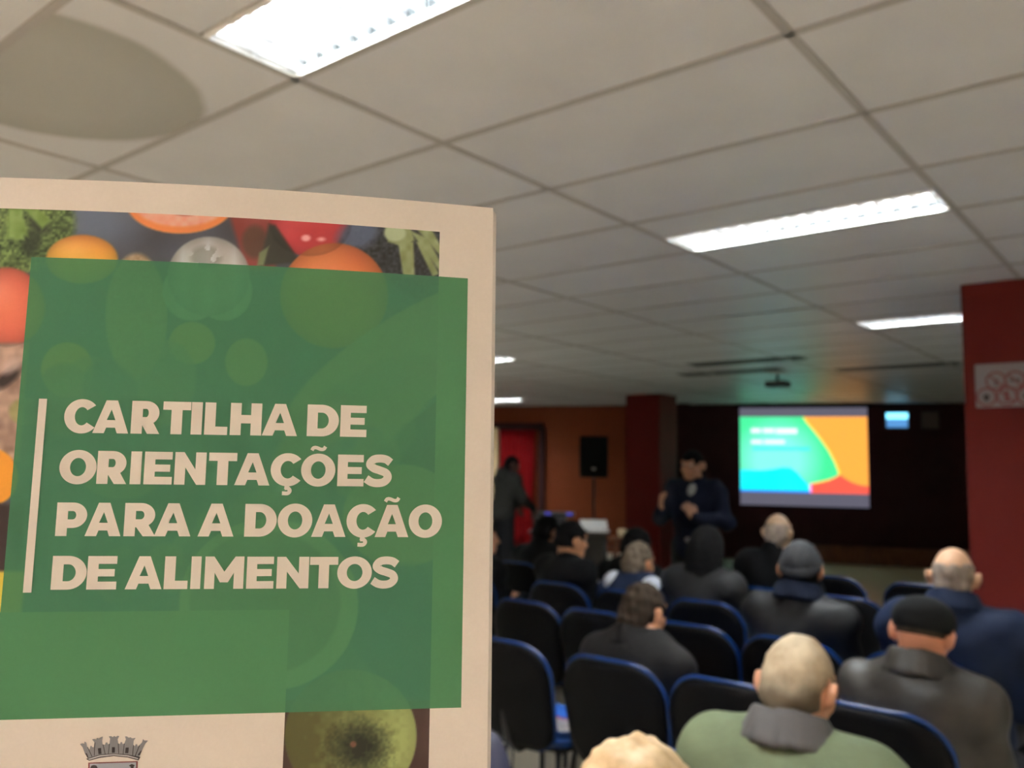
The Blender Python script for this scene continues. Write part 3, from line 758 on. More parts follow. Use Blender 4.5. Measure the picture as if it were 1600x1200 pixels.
# man by the curtain, back turned
hdy = mat('grey brown hoodie', (.022, .022, .020), .85, spec=0.12, var=.15, vscale=8, bump=.1, bscale=40)
person('standing man in grey brown hoodie beside the red curtain, back turned', (-7.08, 8.50, 0), math.radians(-20), 'stand', jacket=(hdy, .035, 0), trousers=trs, hair=('short', hbl), skin=(.07, .04, .03), skname='skin dark', height=1.70, lean=.16, nod=.28, turn=-.35, hood=True, res=.013, hem=.86,
       joints={'elL': (-.25, .16, 1.12), 'wrL': (-.16, .33, 1.02), 'elR': (.25, .16, 1.10), 'wrR': (.18, .34, 1.0)})

# ------------------------------------------------------------------ leaflet on the seat, backpack
lf = empty('leaflet', (-2.10, 2.94, .482), .45)
V = []; Fc = []
for i in range(9):
    for j in range(9):
        u_, v_ = i / 8 - .5, j / 8 - .5; V.append((u_ * .12, v_ * .17, .006 + .012 * (u_ * 2) ** 2))
Fc = [(i * 9 + j, (i + 1) * 9 + j, (i + 1) * 9 + j + 1, i * 9 + j + 1) for i in range(8) for j in range(8)]
s_ = from_arrays('sheet', V, np.array(Fc), mat('white leaflet paper', (.8, .78, .76), .5), lf); md = s_.modifiers.new('t', 'SOLIDIFY'); md.thickness = .002
s2 = from_arrays('header_band', [(x, y, z + .0012) for (x, y, z) in V if y > .05], np.array([(i * 2 + j, (i + 1) * 2 + j, (i + 1) * 2 + j + 1, i * 2 + j + 1) for i in range(8) for j in range(1)]), mat('leaflet red', (.6, .03, .04), .5), lf)
tag(lf, 'white leaflet with red header lying on the blue chair seat', 'leaflet')
F = Field((-.25, -.2, -.02), (.25, .2, .55), .012)
F.ell((0, 0, .20), (.15, .10, .20), None, .03); F.ell((0, .05, .12), (.13, .09, .11), None, .03); F.ell((0, .0, .28), (.12, .085, .13), None, .03)
F.warp(lambda x, y, z: .004 * np.sin(30 * z + 8 * x) * np.cos(25 * x)); F.cut(lambda x, y, z: .012 - z)
bk = F.mesh('backpack', mat('slate blue nylon', (.035, .034, .060), .55, bump=.2, bscale=60)); bk.location = (-1.72, 1.98, .47); bk.scale = (.72, .72, .72)
tag(bk, 'dark slate backpack on a chair at the bottom edge beside the booklet', 'backpack')
tube('carry_loop', [(-.04, -.03, .385), (-.03, -.03, .43), (.03, -.03, .43), (.04, -.03, .385)], .007, m_steel, bk)
tube('zip', [(-.12, .06, .20), (-.10, .09, .32), (0, .10, .37), (.10, .09, .32), (.12, .06, .20)], .004, m_steel, bk)

# ------------------------------------------------------------------ projection screen on the back wall
def emis(name, c, s): return mat(name, (.1, .1, .1), .7, emit=tuple(lin(c)), estr=s * .42)
SC = empty('projection_screen', on_wall(-5.36, .20, 0), WA)
SW, SZ0, SZ1 = 2.06, .94, 2.612            # hanging fabric: width, bottom and top height
def srect(name, x0, x1, z0, z1, y, m, th=.004, parent=None):
    return box(name, ((x0 + x1) / 2, y, (z0 + z1) / 2), (x1 - x0, th, z1 - z0), m, parent or SC)
lathe_bar = tube('casing', [(-SW / 2 - .06, 0, SZ1 + .03), (SW / 2 + .06, 0, SZ1 + .03)], .035, m_shell, SC, 12)
tube('bottom_bar', [(-SW / 2 - .02, 0, SZ0 - .01), (SW / 2 + .02, 0, SZ0 - .01)], .014, m_shell, SC, 10)
fab = srect('fabric', -SW / 2, SW / 2, SZ0, SZ1, 0, emis('dim projected grey', (98, 96, 112), 1.0))
E_S = 1.25
sx0, sx1, sz0, sz1 = -SW / 2 + .005, SW / 2 - .005, SZ0 + .23, SZ1 - .16
sw_, sh_ = sx1 - sx0, sz1 - sz0
def spoly(name, pts, m, y):
    V = [(sx0 + a * sw_, y, sz0 + b * sh_) for a, b in pts]; n = len(V); V += [(x, y + .001, z) for x, _, z in V]
    Fs = [tuple(range(n)), tuple(range(2 * n - 1, n - 1, -1))] + [(i, (i + 1) % n, n + (i + 1) % n, n + i) for i in range(n)]
    return from_arrays(name, V, Fs, m, fab, False)
spoly('slide_orange_field', [(0, 0), (1, 0), (1, 1), (0, 1)], emis('slide orange', (255, 168, 66), E_S), -.004)
gb = [(.505, 1.0), (.53, .93), (.58, .83), (.64, .70), (.70, .55), (.745, .40), (.775, .26), (.76, .22), (.70, .18), (.62, .145), (.55, .12)]
spoly('slide_yellow_outline', [(0, .06), (.0, 1.0)] + [(a + .014, b - (.02 if a > .6 and b < .25 else 0)) for a, b in gb] + [(.55, .06)], emis('slide yellow', (255, 228, 70), E_S), -.006)
spoly('slide_red_field', [(.55, 0), (1, 0), (1, .10), (.93, .115), (.87, .15), (.82, .20), (.785, .245), (.75, .205), (.70, .165), (.62, .13), (.55, .105)], emis('slide red', (250, 90, 72), E_S), -.008)
spoly('slide_green_field', [(0, 0), (0, 1.0)] + gb + [(.55, 0)], emis('slide green', (70, 235, 165), E_S), -.010)
spoly('slide_cyan_wave', [(0, 0), (0, .29), (.08, .285), (.18, .285), (.27, .305), (.34, .33), (.40, .325), (.45, .27), (.49, .19), (.53, .12), (.55, .06), (.55, 0)], emis('slide cyan', (0, 245, 255), E_S), -.014)
spoly('slide_blue_edge', [(0, 0), (0, .03), (.55, .03), (.55, 0)], emis('slide blue', (30, 140, 255), E_S), -.016)
spoly('slide_pink_mark', [(.55, 0), (.55, .12), (.565, .12), (.565, 0)], emis('slide pink', (255, 150, 240), E_S), -.017)
spoly('slide_caption_bar', [(.10, .55), (.10, .60), (.56, .60), (.56, .55)], emis('slide teal', (70, 235, 225), E_S), -.017)
for a, b, c_, d in ((.09, .17, .785, .845), (.185, .28, .785, .845), (.29, .46, .775, .845), (.09, .18, .64, .69), (.195, .36, .64, .69)):
    spoly('slide_text_line', [(a, c_), (a, d), (b, d), (b, c_)], emis('slide white', (235, 255, 250), E_S), -.018)
gm = bpy.data.materials['slide green']; nt = gm.node_tree; tc = nt.nodes.new('ShaderNodeTexCoord'); gd = nt.nodes.new('ShaderNodeVectorMath'); gd.operation = 'DISTANCE'
gd.inputs[1].default_value = (sx0 + .30 * sw_, -.01, sz0 + .42 * sh_); nt.links.new(tc.outputs['Object'], gd.inputs[0])
cr_ = nt.nodes.new('ShaderNodeValToRGB'); ee = cr_.color_ramp.elements; ee[0].position = .35; ee[0].color = (*lin((128, 255, 222)), 1); ee[1].position = .78; ee[1].color = (*lin((66, 228, 150)), 1)
nt.links.new(gd.outputs['Value'], cr_.inputs['Fac']); nt.links.new(cr_.outputs['Color'], nt.nodes['Principled BSDF'].inputs['Emission Color'])
tag(SC, 'hanging projection screen showing a green, orange and cyan slide', 'screen')

# exit sign (lit) and dark unlit sign
ex = empty('exit_sign', on_wall(-3.97, .06, 2.40), WA)
box('sign_body', (0, 0, 0), (.36, .06, .28), mat('sign grey', (.15, .17, .2), .5), ex, .01)
srl = box('lit_strip', (0, -.033, .07), (.33, .006, .10), emis('sign cyan', (120, 220, 255), 2.8), ex, .002)
box('lit_panel', (0, -.033, -.055), (.32, .006, .13), emis('sign dim blue', (80, 140, 200), 1.3), ex, .002)
tag(ex, 'small lit pale blue sign on wall right of the screen', 'sign')
us = empty('wall_sign', on_wall(-3.50, .06, 2.40), WA)
box('sign_frame', (0, 0, 0), (.26, .04, .28), mat('dim sign frame', (.06, .045, .04), .6), us, .008)
box('sign_face', (0, -.021, 0), (.22, .004, .24), mat('dim sign face', (.09, .06, .05), .6), us)
tag(us, 'small dark unlit sign on wall beside the lit blue sign', 'sign')

# red curtain, its dark frame and the pale jamb
cu = empty('curtain', on_wall(-10.10, .12, 0), WA)
V = []; n = 90
for k in range(n + 1):
    x = -.34 + .68 * k / n; y = .035 * math.sin(k * .62) + .012 * math.sin(k * .29 + 1)
    for zi in range(13):
        z = .04 + zi * (2.22 - .04) / 12; V.append((x * (1 + .02 * math.sin(z * 3 + k)), y * (1.25 - .35 * z / 2.2), z))
Fc = [(k * 13 + i, (k + 1) * 13 + i, (k + 1) * 13 + i + 1, k * 13 + i + 1) for k in range(n) for i in range(12)]
c_ = from_arrays('fabric', V, np.array(Fc), mat('red curtain cloth', (.22, .006, .008), .8, spec=.1, bump=.05, bscale=80), cu); md = c_.modifiers.new('t', 'SOLIDIFY'); md.thickness = .004
tube('curtain_rod', [(-.5, 0, 2.24), (.5, 0, 2.24)], .014, m_steel, cu)
tag(cu, 'bright red curtain hanging in the doorway at far left', 'curtain')
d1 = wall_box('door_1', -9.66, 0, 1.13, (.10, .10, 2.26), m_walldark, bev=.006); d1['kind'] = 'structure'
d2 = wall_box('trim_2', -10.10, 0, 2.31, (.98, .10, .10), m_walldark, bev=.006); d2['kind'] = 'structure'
d3 = wall_box('trim_3', -10.51, 0, 1.13, (.12, .16, 2.26), m_cream, bev=.006); d3['kind'] = 'structure'

# ------------------------------------------------------------------ loudspeaker on stand, table with gear
def pt(x, y, d):           # a point of the place from a measured picture position and depth
    return CAM + d * (FWD + RGT * (x - 800) / FPX + UPV * (600 - y) / FPX)
SP = pt(928, 714, 13.6)
ls = empty('loudspeaker', (SP[0], SP[1], SP[2] - .33), math.radians(33))
bm = bmesh.new(); vs = add_box(bm, (0, 0, .33), (.46, .40, .66), .03, None, 3)
for v in bm.verts: v.co.x *= 1 - .22 * (v.co.y + .2) / .4
bm_obj('cabinet', bm, m_shell, ls)
box('grille', (0, -.205, .33), (.40, .012, .58), mat('dark steel mesh', (.006, .006, .006), .6, spec=.1, bump=.5, bscale=300), ls, .01)
box('badge', (0, -.214, .14), (.06, .006, .03), mat('silver badge', (.3, .3, .3), .3, metal=.5), ls, .002)
tag(ls, 'black loudspeaker on a tripod stand against the orange wall', 'loudspeaker')
st = empty('speaker_stand', (SP[0], SP[1], 0), .4); zt = SP[2] - .33
tube('pole', [(0, 0, .12), (0, 0, zt)], .018, m_steel, st)
lathe('collar', [(.03, .62), (.035, .64), (.035, .70), (.03, .72)], m_steel, st)
for k in range(3):
    a = k * 2 * PI / 3 + .3
    tube('leg', [(.03 * math.cos(a), .03 * math.sin(a), .66), (.48 * math.cos(a), .48 * math.sin(a), .012)], .012, m_steel, st)
    tube('brace', [(.02 * math.cos(a), .02 * math.sin(a), .20), (.30 * math.cos(a), .30 * math.sin(a), .27)], .008, m_steel, st)
tag(st, 'black tripod stand carrying the loudspeaker', 'speaker stand')

TB = pt(890, 833, 10.6); TB[2] = .75; TA = math.radians(33)
tb = empty('side_table', (TB[0], TB[1], 0), TA)
box('table_top', (0, 0, .735), (1.0, .55, .03), mat('dark table laminate', (.035, .03, .028), .4), tb, .006)
box('modesty_panel', (0, .2, .48), (.92, .02, .40), mat('dark table board', (.03, .025, .022), .6), tb, .003)
for sx in (-1, 1):
    for sy in (-1, 1): tube('leg', [(sx * .45, sy * .22, .72), (sx * .46, sy * .23, 0)], .015, m_steel, tb)
tag(tb, 'dark equipment table below the loudspeaker', 'table')
RT = Matrix.Rotation(TA, 3, 'Z')
def on_table(name, x, y, z=.75, rz=0.0):
    v = RT @ Vector((x, y, 0)); return empty(name, (TB[0] + v.x, TB[1] + v.y, z), TA + rz)
am = on_table('amplifier', -.24, -.04)
box('case', (0, 0, .085), (.40, .30, .16), mat('black amp steel', (.008, .008, .009), .6), am, .008)
box('front_panel', (0, -.152, .085), (.37, .006, .13), mat('amp face', (.012, .012, .014), .5), am, .002)
lathe('power_light', [(.001, -.006), (.014, -.004), (.016, 0), (.014, .004), (.001, .006)], emis('red indicator', (255, 40, 60), 3.5), am, 14).matrix_local = Matrix.Translation((-.12, -.158, .05)) @ Matrix.Rotation(PI / 2, 4, 'X')
for k in range(4): lathe('knob', [(.001, 0), (.016, 0), (.014, .02), (.001, .02)], m_steel, am, 12).matrix_local = Matrix.Translation((-.02 + k * .05, -.155, .08)) @ Matrix.Rotation(PI / 2, 4, 'X')
tag(am, 'black amplifier with a glowing red light on the equipment table', 'amplifier')
mx = on_table('audio_mixer', -.17, 0, .916)
box('case', (0, 0, .03), (.46, .28, .055), mat('mixer grey', (.015, .015, .016), .5), mx, .008)
for k in range(8): box('fader', (-.16 + k * .045, -.06, .062), (.014, .022, .012), mat('fader cap', (.2, .2, .2), .4), mx, .002)
for x in (-.10, .17): box('display_light', (x, -.142, .045), (.07, .006, .028), emis('blue violet display', (50, 50, 190), 1.0), mx, .002)
tag(mx, 'grey audio mixer with two small blue lights on top of amplifier', 'mixer')
pp = on_table('paper_stack', .33, -.12, .752, .2)
for k in range(3):
    box('sheet', (.01 * k, .006 * k, .004 + .006 * k), (.21, .297, .004), mat('bright white paper', (.90, .91, .91), .5), pp, 0, Matrix.Rotation(.12 * k, 3, 'Z'))
box('raised_sheet', (-.02, .05, .085), (.34, .004, .15), mat('bright white paper', (.90, .91, .91), .5), pp, 0, Matrix.Rotation(-.75, 3, 'X'))
tag(pp, 'bright white papers on the right end of equipment table', 'papers')
cupp = pt(972, 834, 10.3)
cs = empty('stool', (cupp[0], cupp[1], 0))
lathe('seat', [(.001, .66), (.15, .66), (.16, .68), (.15, .70), (.001, .70)], m_wood, cs)
for k in range(4): tube('leg', [(.10 * math.cos(k * PI / 2), .10 * math.sin(k * PI / 2), .67), (.17 * math.cos(k * PI / 2), .17 * math.sin(k * PI / 2), 0)], .014, m_wood, cs)
tag(cs, 'dark wooden stool under the pale round cup', 'stool')
cc = empty('cup', (cupp[0], cupp[1], .70))
lathe('bowl', [(.025, 0), (.045, .015), (.056, .05), (.052, .09), (.045, .10), (.040, .095), (.045, .05), (.02, .02)], mat('cream glaze', (.66, .54, .34), .35), cc)
tube('handle', [(.05, 0, .08), (.08, 0, .07), (.08, 0, .035), (.05, 0, .025)], .006, mat('cream glaze', (.66, .54, .34), .35), cc)
tag(cc, 'small pale round cup in front of the orange wall', 'cup')

# ------------------------------------------------------------------ prohibition poster on the near column
po = empty('poster', (-0.775, 5.612, 0))
PX0, PX1, PZ0, PZ1 = -1.02 + .775, -0.60 + .775, 0, 0
def zc(px_, py_):            # height on the column face for a measured picture position
    v = FWD + RGT * (px_ - 800) / FPX + UPV * (600 - py_) / FPX; t = (5.612) / v[1]; q_ = CAM + v * t; return q_[0] + .775, q_[2]
a0, z1_ = zc(1523, 570); _, z0_ = zc(1526, 637)
box('sheet', ((a0 + .33) / 2, 0, (z0_ + z1_) / 2), (.33 - a0, .004, z1_ - z0_), mat('poster white in shade', (.25, .225, .23), .5), po)  # white greyed in the colour for the shade on the column
m_pr = mat('poster red in shade', (.20, .045, .045), .5); m_pk = mat('poster dark', (.03, .02, .02), .5)  # red also darkened for that shade
hz = z1_ - z0_
for k, (cx, cz, r_, ic) in enumerate(((.42, .60, .050, 'a'), (.80, .60, .050, 'b'), (.22, .24, .050, 'c'), (.63, .24, .050, 'd'), (1.03, .24, .050, 'e'), (1.18, .60, .050, 'a'))):
    x, z = a0 + cx * hz, z0_ + cz * hz
    tube('prohibition_ring', [(x + r_ * math.cos(t), -.004, z + r_ * math.sin(t)) for t in np.linspace(0, 2 * PI, 25)[:-1]], .006, m_pr, po, 6, True)
    if ic in 'abd': tube('slash', [(x - r_ * .68, -.004, z + r_ * .68), (x + r_ * .68, -.004, z - r_ * .68)], .005, m_pr, po, 6)
    bm = bmesh.new()
    if ic == 'a': add_box(bm, (x, -.003, z), (.016, .003, .02)); add_box(bm, (x, -.003, z - .018), (.008, .003, .024))
    elif ic == 'b': add_box(bm, (x, -.003, z), (.05, .003, .010))
    elif ic == 'c': add_box(bm, (x, -.003, z), (.030, .003, .028), .006); add_box(bm, (x, -.003, z - .018), (.018, .003, .010))
    elif ic == 'd': add_box(bm, (x, -.003, z), (.022, .003, .062), .004)
    else: add_box(bm, (x, -.003, z), (.04, .003, .02))
    bm_obj('pictogram', bm, m_pr if ic == 'd' else m_pk, po)
tag(po, 'white poster with red prohibition circles on the near red column', 'poster')

# ceiling mounted projector in front of the screen
pj_ = empty('projector', (-3.97, 9.93, CEIL - .02))
box('body', (0, 0, -.085), (.26, .20, .075), mat('dark projector case', (.05, .05, .05), .5), pj_, .015)
tube('mount_pole', [(0, 0, .02), (0, 0, -.06)], .018, m_steel, pj_)
lathe('lens', [(.001, 0), (.035, 0), (.04, .03), (.03, .035), (.001, .03)], m_steel, pj_, 14).matrix_local = Matrix.Translation((.06, .10, -.085)) @ Matrix.Rotation(-PI / 2, 4, 'X')
tag(pj_, 'small dark projector hanging from the ceiling above the screen', 'projector')

# ------------------------------------------------------------------ the booklet
def Re(a):
    return rot(a[0], a[1], a[2])
q_ = [0.1484651605991806, -0.14499590137384163, -0.02880242333110355, -0.31522776149627413, -0.11655387494335231]
RM = Re(q_[:3]); CCAM = np.array([q_[3], q_[4], 1.0]) * PAGE_D        # camera frame: x right, y up, z forward
EX, EY = RM[:, 0], RM[:, 1]; EN = np.cross(EX, EY); EN = EN if EN[2] < 0 else -EN       # EN points to the camera
PW, PH = .212, .297
UC = np.array([0.0, 0.0])
def bump(U, V):
    s = np.clip((U - U_L) / PW, 0, 1); t = np.clip((V - V_B) / PH, 0, 1)
    return .0062 * np.sin(PI * s) * np.clip((t - .25) / .75, 0, 1) ** 1.3
U_L, V_B = -.10, -.2
def surf(U, V, off=0.0):
    U = np.asarray(U, float); V = np.asarray(V, float)
    return CCAM + U[..., None] * EX + V[..., None] * EY + (bump(U, V) + off)[..., None] * EN
def to_world(X): return CAM + X[..., 0:1] * RGT + X[..., 1:2] * UPV + X[..., 2:3] * FWD
def px_of(U, V):
    X = surf(U, V); return 800 + FPX * X[..., 0] / X[..., 2], 600 - FPX * X[..., 1] / X[..., 2]
def uv_of(x, y):          # page coordinates of a measured picture position
    x = np.asarray(x, float); y = np.asarray(y, float)
    ray = np.stack([(x - 800) / FPX, (600 - y) / FPX, np.ones_like(x)], -1); o = 0.0 * x
    for _ in range(8):
        t = ((CCAM @ EN) + o) / (ray @ EN); P = ray * t[..., None] - CCAM; U = P @ EX; V = P @ EY; o = bump(U, V)
    return U, V
for _ in range(4):        # fix the sheet's borders from the right and top edges
    ur, _v = uv_of([776, 770, 762, 754], [330, 700, 950, 1199]); ut, vt = uv_of([5, 250, 500, 770], [283, 289, 301, 318])
    U_R = float(np.mean(ur)); V_T = float(np.mean(vt)); U_L = U_R - PW; V_B = V_T - PH
def ulev(pts): return float(np.mean(uv_of([p[0] for p in pts], [p[1] for p in pts])[0]))
def vlev(pts): return float(np.mean(uv_of([p[0] for p in pts], [p[1] for p in pts])[1]))
G_L = ulev([(50, 410), (40, 540), (10, 840), (0, 920)]); G_R = ulev([(734, 435), (731, 580), (724, 890), (715, 1100)])
G_T = vlev([(55, 405), (400, 415), (730, 432)]); G_B = vlev([(5, 1128), (450, 1113), (712, 1103)])
F_R = ulev([(690, 360), (688, 430), (684, 650), (668, 1103), (665, 1190)]); F_T = vlev([(5, 329), (240, 335), (400, 342), (688, 358)])
F_L = U_L + .016; B_X = ulev([(450, 960), (446, 1100), (444, 1190)]); B_T = vlev([(60, 956), (300, 954), (440, 953)])

bk_root = empty('booklet', to_world(surf(np.array(0.0), np.array(V_B)))[..., :].tolist())
def to_local(X): return to_world(X) - np.array(bk_root.location)
paper = mat('booklet paper', (.83, .80, .77), .42, spec=.4)
def sheet(name, u0, u1, v0, v1, off, th, nu=40, nv=50, m=paper, curl=0.0):
    U, V = np.meshgrid(np.linspace(u0, u1, nu), np.linspace(v0, v1, nv), indexing='ij')
    A = to_local(surf(U, V, off)); B = to_local(surf(U, V, off - th))
    n = nu * nv; Vt = np.concatenate([A.reshape(-1, 3), B.reshape(-1, 3)])
    ii, jj = np.meshgrid(np.arange(nu - 1), np.arange(nv - 1), indexing='ij'); a = (ii * nv + jj).ravel()
    Fq = [np.stack([a, a + nv, a + nv + 1, a + 1], 1), np.stack([a, a + 1, a + nv + 1, a + nv], 1) + n]
    bd = [i * nv for i in range(nu)] + [(nu - 1) * nv + j for j in range(1, nv)] + [i * nv + nv - 1 for i in range(nu - 2, -1, -1)] + [j for j in range(nv - 2, 0, -1)]
    bd = np.array(bd); bn = np.roll(bd, -1); Fq.append(np.stack([bd, bd + n, bn + n, bn], 1))
    return from_arrays(name, Vt, np.concatenate(Fq), m, bk_root)
sheet('cover', U_L, U_R, V_B, V_T, -.0001, .00025)
for k in range(5):
    sheet('page', U_L, U_R + .0004 + .0003 * k, V_B + .0008, V_T - .0012 - .0002 * k, -.0006 - .00035 * k, .00012, 24, 30)
sheet('back_cover', U_L, U_R + .0012, V_B, V_T - .0008, -.0026, .00025, 24, 30)

# printed face: colours of the flat print as a colour attribute on a fine grid with crisp borders
SEEN = lin((221, 189, 163))
def alb(c): return np.clip(lin(c) / SEEN * np.array([.83, .80, .77]), 0, 1)
def noise2(x, y, s, seed):
    """cheap value noise"""
    X = x / s; Y = y / s; xi = np.floor(X).astype(int); yi = np.floor(Y).astype(int); fx = X - xi; fy = Y - yi
    fx = fx * fx * (3 - 2 * fx); fy = fy * fy * (3 - 2 * fy)
    def h(a, b):
        v = np.sin(a * 127.1 + b * 311.7 + seed * 74.7) * 43758.5453; return v - np.floor(v)
    return (h(xi, yi) * (1 - fx) + h(xi + 1, yi) * fx) * (1 - fy) + (h(xi, yi + 1) * (1 - fx) + h(xi + 1, yi + 1) * fx) * fy
def em(x, y, cx, cy, rx, ry, soft=3.0, ang=0.0):
    ca, sa = math.cos(ang), math.sin(ang); dx, dy = x - cx, y - cy
    r = np.sqrt(((dx * ca + dy * sa) / rx) ** 2 + ((-dx * sa + dy * ca) / ry) ** 2)
    return np.clip((1 - r) * min(rx, ry) / soft + .5, 0, 1), r
def pm(x, y, poly, soft=3.0):
    """convex polygon mask, clockwise on screen"""
    d = np.full(x.shape, 1e9)
    for (a, b), (c, e) in zip(poly, poly[1:] + poly[:1]):
        L = math.hypot(c - a, e - b); d = np.minimum(d, ((c - a) * (y - b) - (e - b) * (x - a)) / L)
    return np.clip(d / soft + .5, 0, 1)
def over(C, m, c): return C * (1 - m[..., None]) + (np.asarray(c, float) if np.ndim(c) == 1 else c) * m[..., None]
def photo(x, y):
    """seen sRGB colours of the printed vegetable picture (0..255) by picture position"""
    n1 = noise2(x, y, 40, 1); n2 = noise2(x, y, 9, 2); n3 = noise2(x, y, 4, 3)
    C = np.stack([70 + 16 * n1, 63 + 18 * n1, 62 + 22 * n1], -1)
    C = over(C, em(x, y, 140, 345, 70, 38, 45)[0], np.array([104, 102, 108]))
    # broccoli
    m, _ = em(x, y, 20, 350, 98, 78, 10); g = np.clip(n2 * .55 + n3 * .7 - .12, 0, 1)
    bro = np.stack([42 + 95 * g, 50 + 95 * g, 28 + 50 * g], -1); C = over(C, m, bro)
    C = over(C, em(x, y, 50, 378, 14, 22, 10, .3)[0] * .8, np.array([42, 44, 32])); C = over(C, em(x, y, 62, 352, 18, 10, 8, .6)[0] * .8, np.array([40, 40, 32]))
    for p in ([(13, 325), (36, 325), (38, 375), (12, 372)], [(30, 340), (38, 345), (44, 370), (34, 365)], [(36, 325), (58, 325), (80, 345), (66, 358)]):
        C = over(C, pm(x, y, p, 6), np.array([138, 150, 82]) - 30 * n2[..., None])
    # left strip: red tomato, ginger, orange, dark, yellow
    m, r = em(x, y, 10, 480, 60, 62, 4); C = over(C, m, np.stack([232 - 14 * r, 112 - 16 * r, 78 - 6 * r], -1))
    C = over(C, pm(x, y, [(-60, 536), (45, 536), (30, 720), (-60, 720)], 6), np.stack([120 + 85 * np.clip(n2 * .6 + n1 * .6 - .1, 0, 1), 84 + 72 * np.clip(n2 * .6 + n1 * .6 - .1, 0, 1), 66 + 62 * np.clip(n2 * .6 + n1 * .6 - .1, 0, 1)], -1))
    C = over(C, em(x, y, 12, 590, 26, 10, 8, -.7)[0] * .9, np.array([48, 36, 32])); C = over(C, em(x, y, 18, 572, 18, 10, 8, -.6)[0] * .6, np.array([215, 172, 150]))
    C = over(C, em(x, y, -12, 745, 40, 44, 4)[0], np.array([236, 142, 48]))
    C = over(C, pm(x, y, [(-60, 790), (40, 786), (30, 893), (-60, 893)], 8), np.array([52, 36, 32]))
    C = over(C, pm(x, y, [(-60, 893), (40, 893), (30, 990), (-60, 990)], 6), np.array([214, 170, 62]))
    # top strip
    C = over(C, em(x, y, 128, 405, 56, 38, 3)[0], np.stack([232 - 12 * n1, 138 + 18 * (y - 380) / 30, 62 + 0 * x], -1))
    m, r = em(x, y, 213, 494, 48, 98, 4); C = over(C, m, np.array([165, 128, 92]) + 26 * (n3[..., None] - .5))
    m, r = em(x, y, 282, 318, 84, 47, 3); pul = np.stack([226 + 0 * x, 160 - 30 * n2, 130 - 30 * n2], -1)
    C = over(C, m, np.array([228, 124, 66])); C = over(C, em(x, y, 282, 316, 74, 38, 5)[0], pul); C = over(C, em(x, y, 290, 330, 18, 7, 5)[0], np.array([168, 78, 60]))
    C = over(C, pm(x, y, [(358, 335), (440, 335), (430, 420), (384, 420)], 8), np.array([140, 62, 52]) + 30 * (n1[..., None] - .4))
    C = over(C, em(x, y, 398, 378, 20, 26, 8)[0], np.array([92, 58, 44]))
    m, r = em(x, y, 326, 432, 64, 62, 3); m = np.maximum(m, em(x, y, 300, 455, 46, 46, 3)[0]); m = np.maximum(m, em(x, y, 350, 455, 44, 46, 3)[0])
    C = over(C, m, np.stack([208 - 22 * np.abs(np.sin((x - 326) / 13)), 188 - 24 * np.abs(np.sin((x - 326) / 13)), 172 - 24 * np.abs(np.sin((x - 326) / 13))], -1))
    C = over(C, em(x, y, 322, 402, 24, 18, 8)[0] * .55 * (n2 > .35), np.array([112, 96, 86]))
    C = over(C, em(x, y, 485, 350, 64, 50, 4)[0], np.array([198, 70, 68]) - 18 * n1[..., None]); C = over(C, em(x, y, 478, 372, 7, 5, 4)[0], np.array([238, 160, 150])); C = over(C, em(x, y, 502, 374, 6, 3, 4)[0], np.array([238, 160, 150]))
    C = over(C, pm(x, y, [(420, 350), (430, 352), (470, 410), (405, 416)], 6), np.array([58, 52, 42])); C = over(C, pm(x, y, [(405, 395), (420, 385), (412, 415), (402, 415)], 4), np.array([120, 118, 80]))
    C = over(C, pm(x, y, [(545, 352), (600, 345), (700, 350), (700, 520), (590, 430), (525, 388)], 8), np.array([54, 51, 48]) + 34 * (n3[..., None] - .5))
    C = over(C, em(x, y, 560, 366, 34, 22, 14, -.4)[0] * .8, np.array([98, 98, 112]))
    for p in ([(602, 352), (640, 352), (648, 375), (632, 386), (606, 378)], [(622, 378), (646, 378), (648, 432), (630, 432)], [(646, 352), (672, 354), (692, 390), (692, 404)], [(650, 378), (660, 378), (686, 428), (676, 432)], [(640, 360), (668, 372), (694, 420), (690, 428)]):
        C = over(C, pm(x, y, p, 4), np.array([162, 158, 108]) - 34 * n2[..., None])
    C = over(C, em(x, y, 617, 364, 17, 13, 4)[0], np.array([176, 172, 128]))
    m, r = em(x, y, 522, 462, 84, 82, 3); C = over(C, m, np.stack([228 - 14 * r, 112 - 14 * r + 16 * n1, 66 - 6 * r], -1))
    for cx, cy, rx, ry in ((128, 405, 56, 38), (10, 480, 60, 62), (522, 462, 84, 82), (485, 350, 64, 50), (326, 432, 64, 62), (548, 1150, 103, 104)):
        mm, rr = em(x, y, cx, cy, rx, ry, 3); hl = np.exp(-(((x - cx + .25 * rx) / (.5 * rx)) ** 2 + ((y - cy + .45 * ry) / (.4 * ry)) ** 2))
        C = C * (1 - mm[..., None] * .22 * np.clip(rr, 0, 1)[..., None] ** 4) + (mm * hl)[..., None] * np.array([10., 16., 14.])
    # under the green band
    C = over(C, em(x, y, 105, 578, 41, 43, 3)[0], np.array([205, 140, 60])); C = over(C, em(x, y, 300, 536, 36, 33, 3)[0], np.array([190, 150, 70])); C = over(C, em(x, y, 385, 566, 33, 37, 3)[0], np.array([180, 160, 80]))
    C = over(C, em(x, y, 640, 560, 230, 70, 4, -.55)[0], np.array([150, 165, 70])); C = over(C, em(x, y, 560, 650, 150, 60, 8, -.6)[0], np.array([130, 150, 60]))
    C = over(C, pm(x, y, [(604, 708), (640, 660), (690, 622), (690, 748), (640, 728)], 3), np.array([70, 40, 36]))
    C = over(C, em(x, y, 628, 806, 92, 80, 3)[0], np.array([140, 170, 50]))
    C = over(C, em(x, y, 250, 600, 55, 70, 5, .3)[0] * .7, np.array([150, 120, 90])); C = over(C, em(x, y, 190, 745, 60, 35, 5)[0] * .6, np.array([140, 150, 80]))
